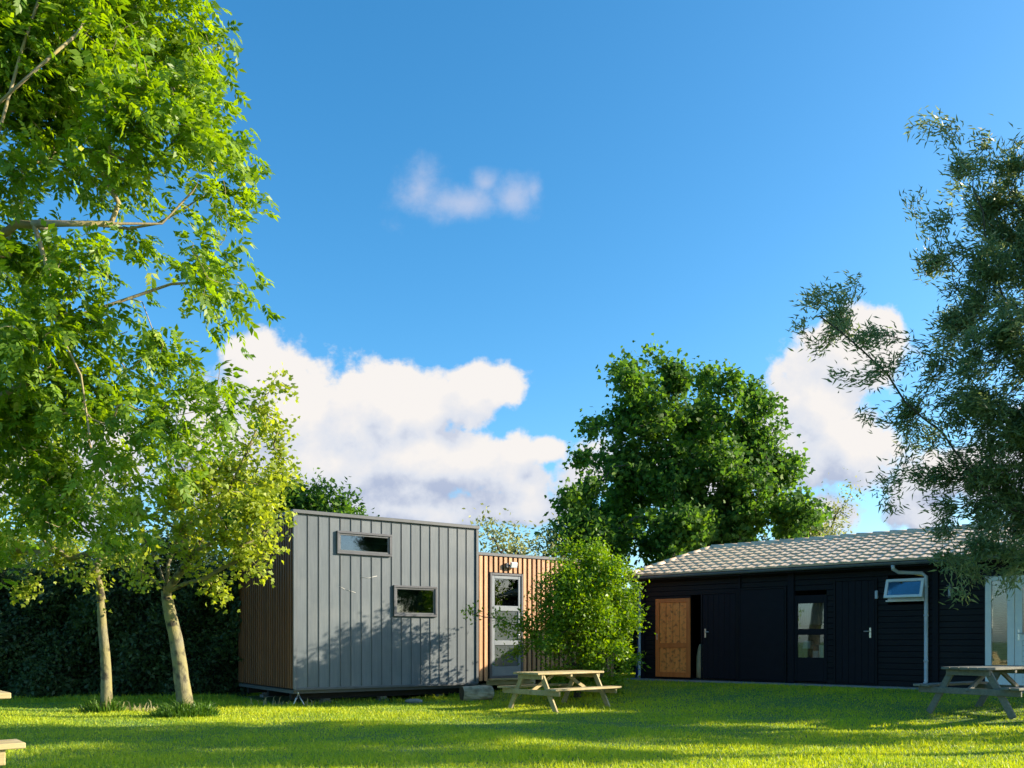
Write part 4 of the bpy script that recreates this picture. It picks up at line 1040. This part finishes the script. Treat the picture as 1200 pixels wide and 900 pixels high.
# bush before the timber wing
bs = [(655,745,24,.8,17.75),(700,720,28,.85,17.8),(672,695,24,.85,17.8),(695,760,24,.8,17.85),(660,720,22,.8,17.6),(700,680,24,.7,18.7),(665,700,24,.6,18.8),(720,740,22,.8,18.7),(625,745,16,.4,18.3),(668,636,7,.9),(702,632,7,.9),(745,690,10,.7),(752,720,9,.6),(690,665,30),(665,680,30,.8),(715,670,26),(680,700,40),(725,700,24,.9),(640,700,20,.6),(650,735,30,.6),(700,740,36,.85),(735,730,20,.8),(640,765,22,.45),(690,780,32,.7),(730,770,22),(660,645,13,.7),(690,642,10,.6),(735,675,14,.8),(720,800,16),(650,790,22,.8),
      (615,735,24,.45),(590,730,18,.4),(575,722,12,.35),(549,717,7,.7),(605,760,16,.4),(590,770,12,.35),(665,800,18,.8),(700,655,20,.9)]
cl = px_clumps(bs, 18.2, .45, seed=31)
x0_, y0_ = 1.4, 18.35
tr = [(x0_, y0_, GZ(x0_, y0_)-.05), (x0_+.02, y0_, .3), (x0_, y0_, .6)]
limbs = [[(x0_, y0_, .6), P(620,735,18.4), P(585,725,18.3), P(550,718,18.3)]]
make_tree('leafy_bush', 'sunlit bright green bush growing in front of the timber wing', 'bush', tr, sample_clumps(cl, 75, .8, 31),
          leaf_simple(40, .09, .045, 'kite', spread=.095, droop=.1, outw=.8, patch=.35), (M['dark_bark'], M['bush_leaf']), r_tip=.0045, r_base=.075, step=.22, seed=31, limbs=limbs, up=.4)

# hedge left
def build_hedge(name, label, x0, x1, y0, y1, zt, n, ln, seed, mat='hedge_leaf', group=None, waves=.5):
    r = np.random.default_rng(seed); root = empty(name, ((x0+x1)/2, (y0+y1)/2, GZ((x0+x1)/2, (y0+y1)/2)-.02), 0, label, 'hedge', group)
    o = np.array(root.location)
    X = r.uniform(x0, x1, n); Y_ = r.random(n); u = r.random(n)**2.2
    Z = r.random(n)
    top = zt*(1+.12*np.sin(X*1.3)+.09*np.sin(X*3.1+1)+.05*np.sin(X*7.3+2)+.12*np.maximum(0, np.sin(X*11.7+Y_*3))**6); Zw = Z*top
    bulge = waves*(np.sin(X*1.9+Zw*1.7)*.5+np.sin(X*3.7-Zw*2.9+2)*.35+np.sin(X*.8+1)*.4)
    taper = .35*(Z**3)
    Y = y0+.25+bulge+taper+u*(y1-y0)*.8
    # roof leaves too
    m = r.random(n) < .22; Zw = np.where(m, top*(1-.12*r.random(n)), Zw); Y = np.where(m, r.uniform(y0, y1, n), Y)
    pt = np.stack([X, Y, Zw+GZ(0, 20)*0], -1)-o; pt[:, 2] += .02
    ax = r.normal(size=(n,3))*.7+np.array([0,-.4,-.2]); nr = r.normal(size=(n,3))*.7+np.array([0,-.5,.6]); s = r.uniform(.6, 1.3, n)
    # loose shoots arching out of the face and top
    ns = int((x1-x0)*22); kk = 34
    sx_ = r.uniform(x0, x1, ns); sz_ = r.uniform(.2, 1.02, ns)*zt; sy_ = y0+.3+waves*(np.sin(sx_*1.9+sz_*1.7)*.5+np.sin(sx_*3.7-sz_*2.9+2)*.35)+.3*(sz_/zt)**3
    t_ = r.random((ns, kk)); d_ = np.stack([r.normal(size=ns)*.5, -np.abs(r.normal(size=ns))*.7, r.uniform(.2, 1, ns)], -1); L_ = r.uniform(.25, .7, ns)
    q = np.stack([sx_, sy_, sz_], -1)[:, None]+d_[:, None]*(t_*L_[:, None])[..., None]+r.normal(size=(ns, kk, 3))*.04; q[..., 2] -= .25*t_**2*L_[:, None]
    q = q.reshape(-1, 3)-o; nq = len(q)
    pt = np.concatenate([pt, q]); ax = np.concatenate([ax, np.repeat(d_, kk, 0)+r.normal(size=(nq, 3))*.5]); nr = np.concatenate([nr, r.normal(size=(nq, 3))*.6+np.array([0, -.3, .8])]); s = np.concatenate([s, r.uniform(.5, 1, nq)])
    rn = np.concatenate([.55*r.random(n)+.35*(.5+.5*np.sin(X*2.3+Zw*3)), .35+.65*r.random(nq)])
    leaves('foliage', pt, ax, nr, ln*s, ln*.5*s, 'kite', M[mat], root, rnd=rn)
    core = []  # dark sheets added inside to block sky light between the leaves
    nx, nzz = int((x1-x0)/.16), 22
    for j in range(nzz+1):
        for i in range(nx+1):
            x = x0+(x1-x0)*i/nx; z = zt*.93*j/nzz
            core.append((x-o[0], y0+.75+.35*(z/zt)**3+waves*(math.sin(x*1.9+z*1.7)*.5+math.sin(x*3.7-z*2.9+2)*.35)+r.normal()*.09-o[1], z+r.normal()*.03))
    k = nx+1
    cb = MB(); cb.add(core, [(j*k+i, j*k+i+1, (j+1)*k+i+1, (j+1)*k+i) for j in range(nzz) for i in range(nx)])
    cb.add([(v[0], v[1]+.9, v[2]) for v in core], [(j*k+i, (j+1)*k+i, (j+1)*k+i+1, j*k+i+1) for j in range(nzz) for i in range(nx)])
    cb.build('dark_backing', M['hedge_backing'], root)
    mb = MB()
    for i in range(int((x1-x0)/.35)):
        x = x0+.35*i+r.uniform(-.1,.1)-o[0]; y = r.uniform(-.2,.3); pts = [(x, y, -.05)]
        for j in range(1, 6): pts.append((x+r.normal()*.12*j, y+r.normal()*.08*j, zt*.17*j))
        mb.tube(pts, [.04-.005*j for j in range(6)], 5)
    mb.build('stems', M['dark_bark'], root)
    return root
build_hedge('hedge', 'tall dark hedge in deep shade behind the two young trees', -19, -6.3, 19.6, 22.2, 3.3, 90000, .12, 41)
build_hedge('hedge', 'dark hedge behind the gap between the timber wing and the black shed', -7, 12, 27.5, 29.3, 3.0, 42000, .17, 42)

# long grass round the trunks, house edge and hedge foot
bx, by = P(218,838,15)[:2]; ax_, ay_ = P(126,834,16)[:2]
sp = [(bx, by-.1, .5, 1100), (bx+.3, by-.15, .3, 300), (ax_, ay_-.05, .32, 320), (ax_-.25, ay_, .25, 120)]
tufts('grass_tuft', 'longer dark grass tufts around the trunks of the young trees', sp, M['tuft_leaf'], .2, .5)
sp = []
for i in range(60):
    t_ = i/59; e1, e2 = local_frame(TH_O, TH_A); w = TH_O+e1*(t_*4.2)+e2*rng.uniform(-.05,.5); sp.append((w.x, w.y, .18, 26))
for i in range(80): sp.append((rng.uniform(-14,-6.4), rng.uniform(18.4,19.6), .35, 50))
for i in range(26): sp.append((rng.uniform(.3,2.6), rng.uniform(18.2,19.3), .2, 40))
tufts('grass_tuft', 'unmown grass along the foot of hedge, house and bush', sp, M['grass'], .08, .22)
sp = [(rng.uniform(-8,-5.9), rng.uniform(15.9,16.3), .12, 5) for i in range(30)]+[(TH_O.x+rng.uniform(-1.2,.7), 17.1+rng.uniform(-.1,.4), .1, 4) for i in range(14)]
def sm_leaf(m):
    return leafmat('straw_blade', (.3,.27,.13), (.45,.4,.22), transl=.3)
tufts('dry_stalks', 'thin dry grass stalks standing between the trunks and by the house corner', sp, sm_leaf(0), .14, .34)

# trees standing outside the frame on the right, whose shade falls on the lawn
def side_tree(x, y, zb, h, rad, seed, label):
    r = np.random.default_rng(seed); cl = []
    for i in range(16):
        a = r.uniform(0, 6.28); d = rad*.6*math.sqrt(r.random()); z = r.uniform(zb+.4*rad, h-.4*rad); k = rad*.5*r.uniform(.8, 1.2)
        cl.append((np.array([x+math.cos(a)*d, y+math.sin(a)*d, z]), (k, k, k*.9), 1.))
    make_tree('tree', label, 'tree', [(x, y, GZ(x, y)-.05), (x+.05, y, h*.2), (x, y+.05, h*.5)], sample_clumps(cl, 9, .8, seed),
        leaf_simple(30, .15, .13, 'broad', spread=.2, droop=.3), (M['dark_bark'], M['maple_leaf']), r_tip=.01, r_base=.12, step=.5, seed=seed)
side_tree(14.4, 15.5, .5, 5.6, 1.8, 61, 'round green tree standing beyond the right picture edge near the shed end')
side_tree(15.4, 12.4, 1.6, 5.8, 1.0, 62, 'slim green tree standing beyond the right picture edge in the middle of the row')
side_tree(14.0, 10.6, 4.3, 9.8, 1.35, 63, 'tall high crowned tree standing nearest beyond the right picture edge')
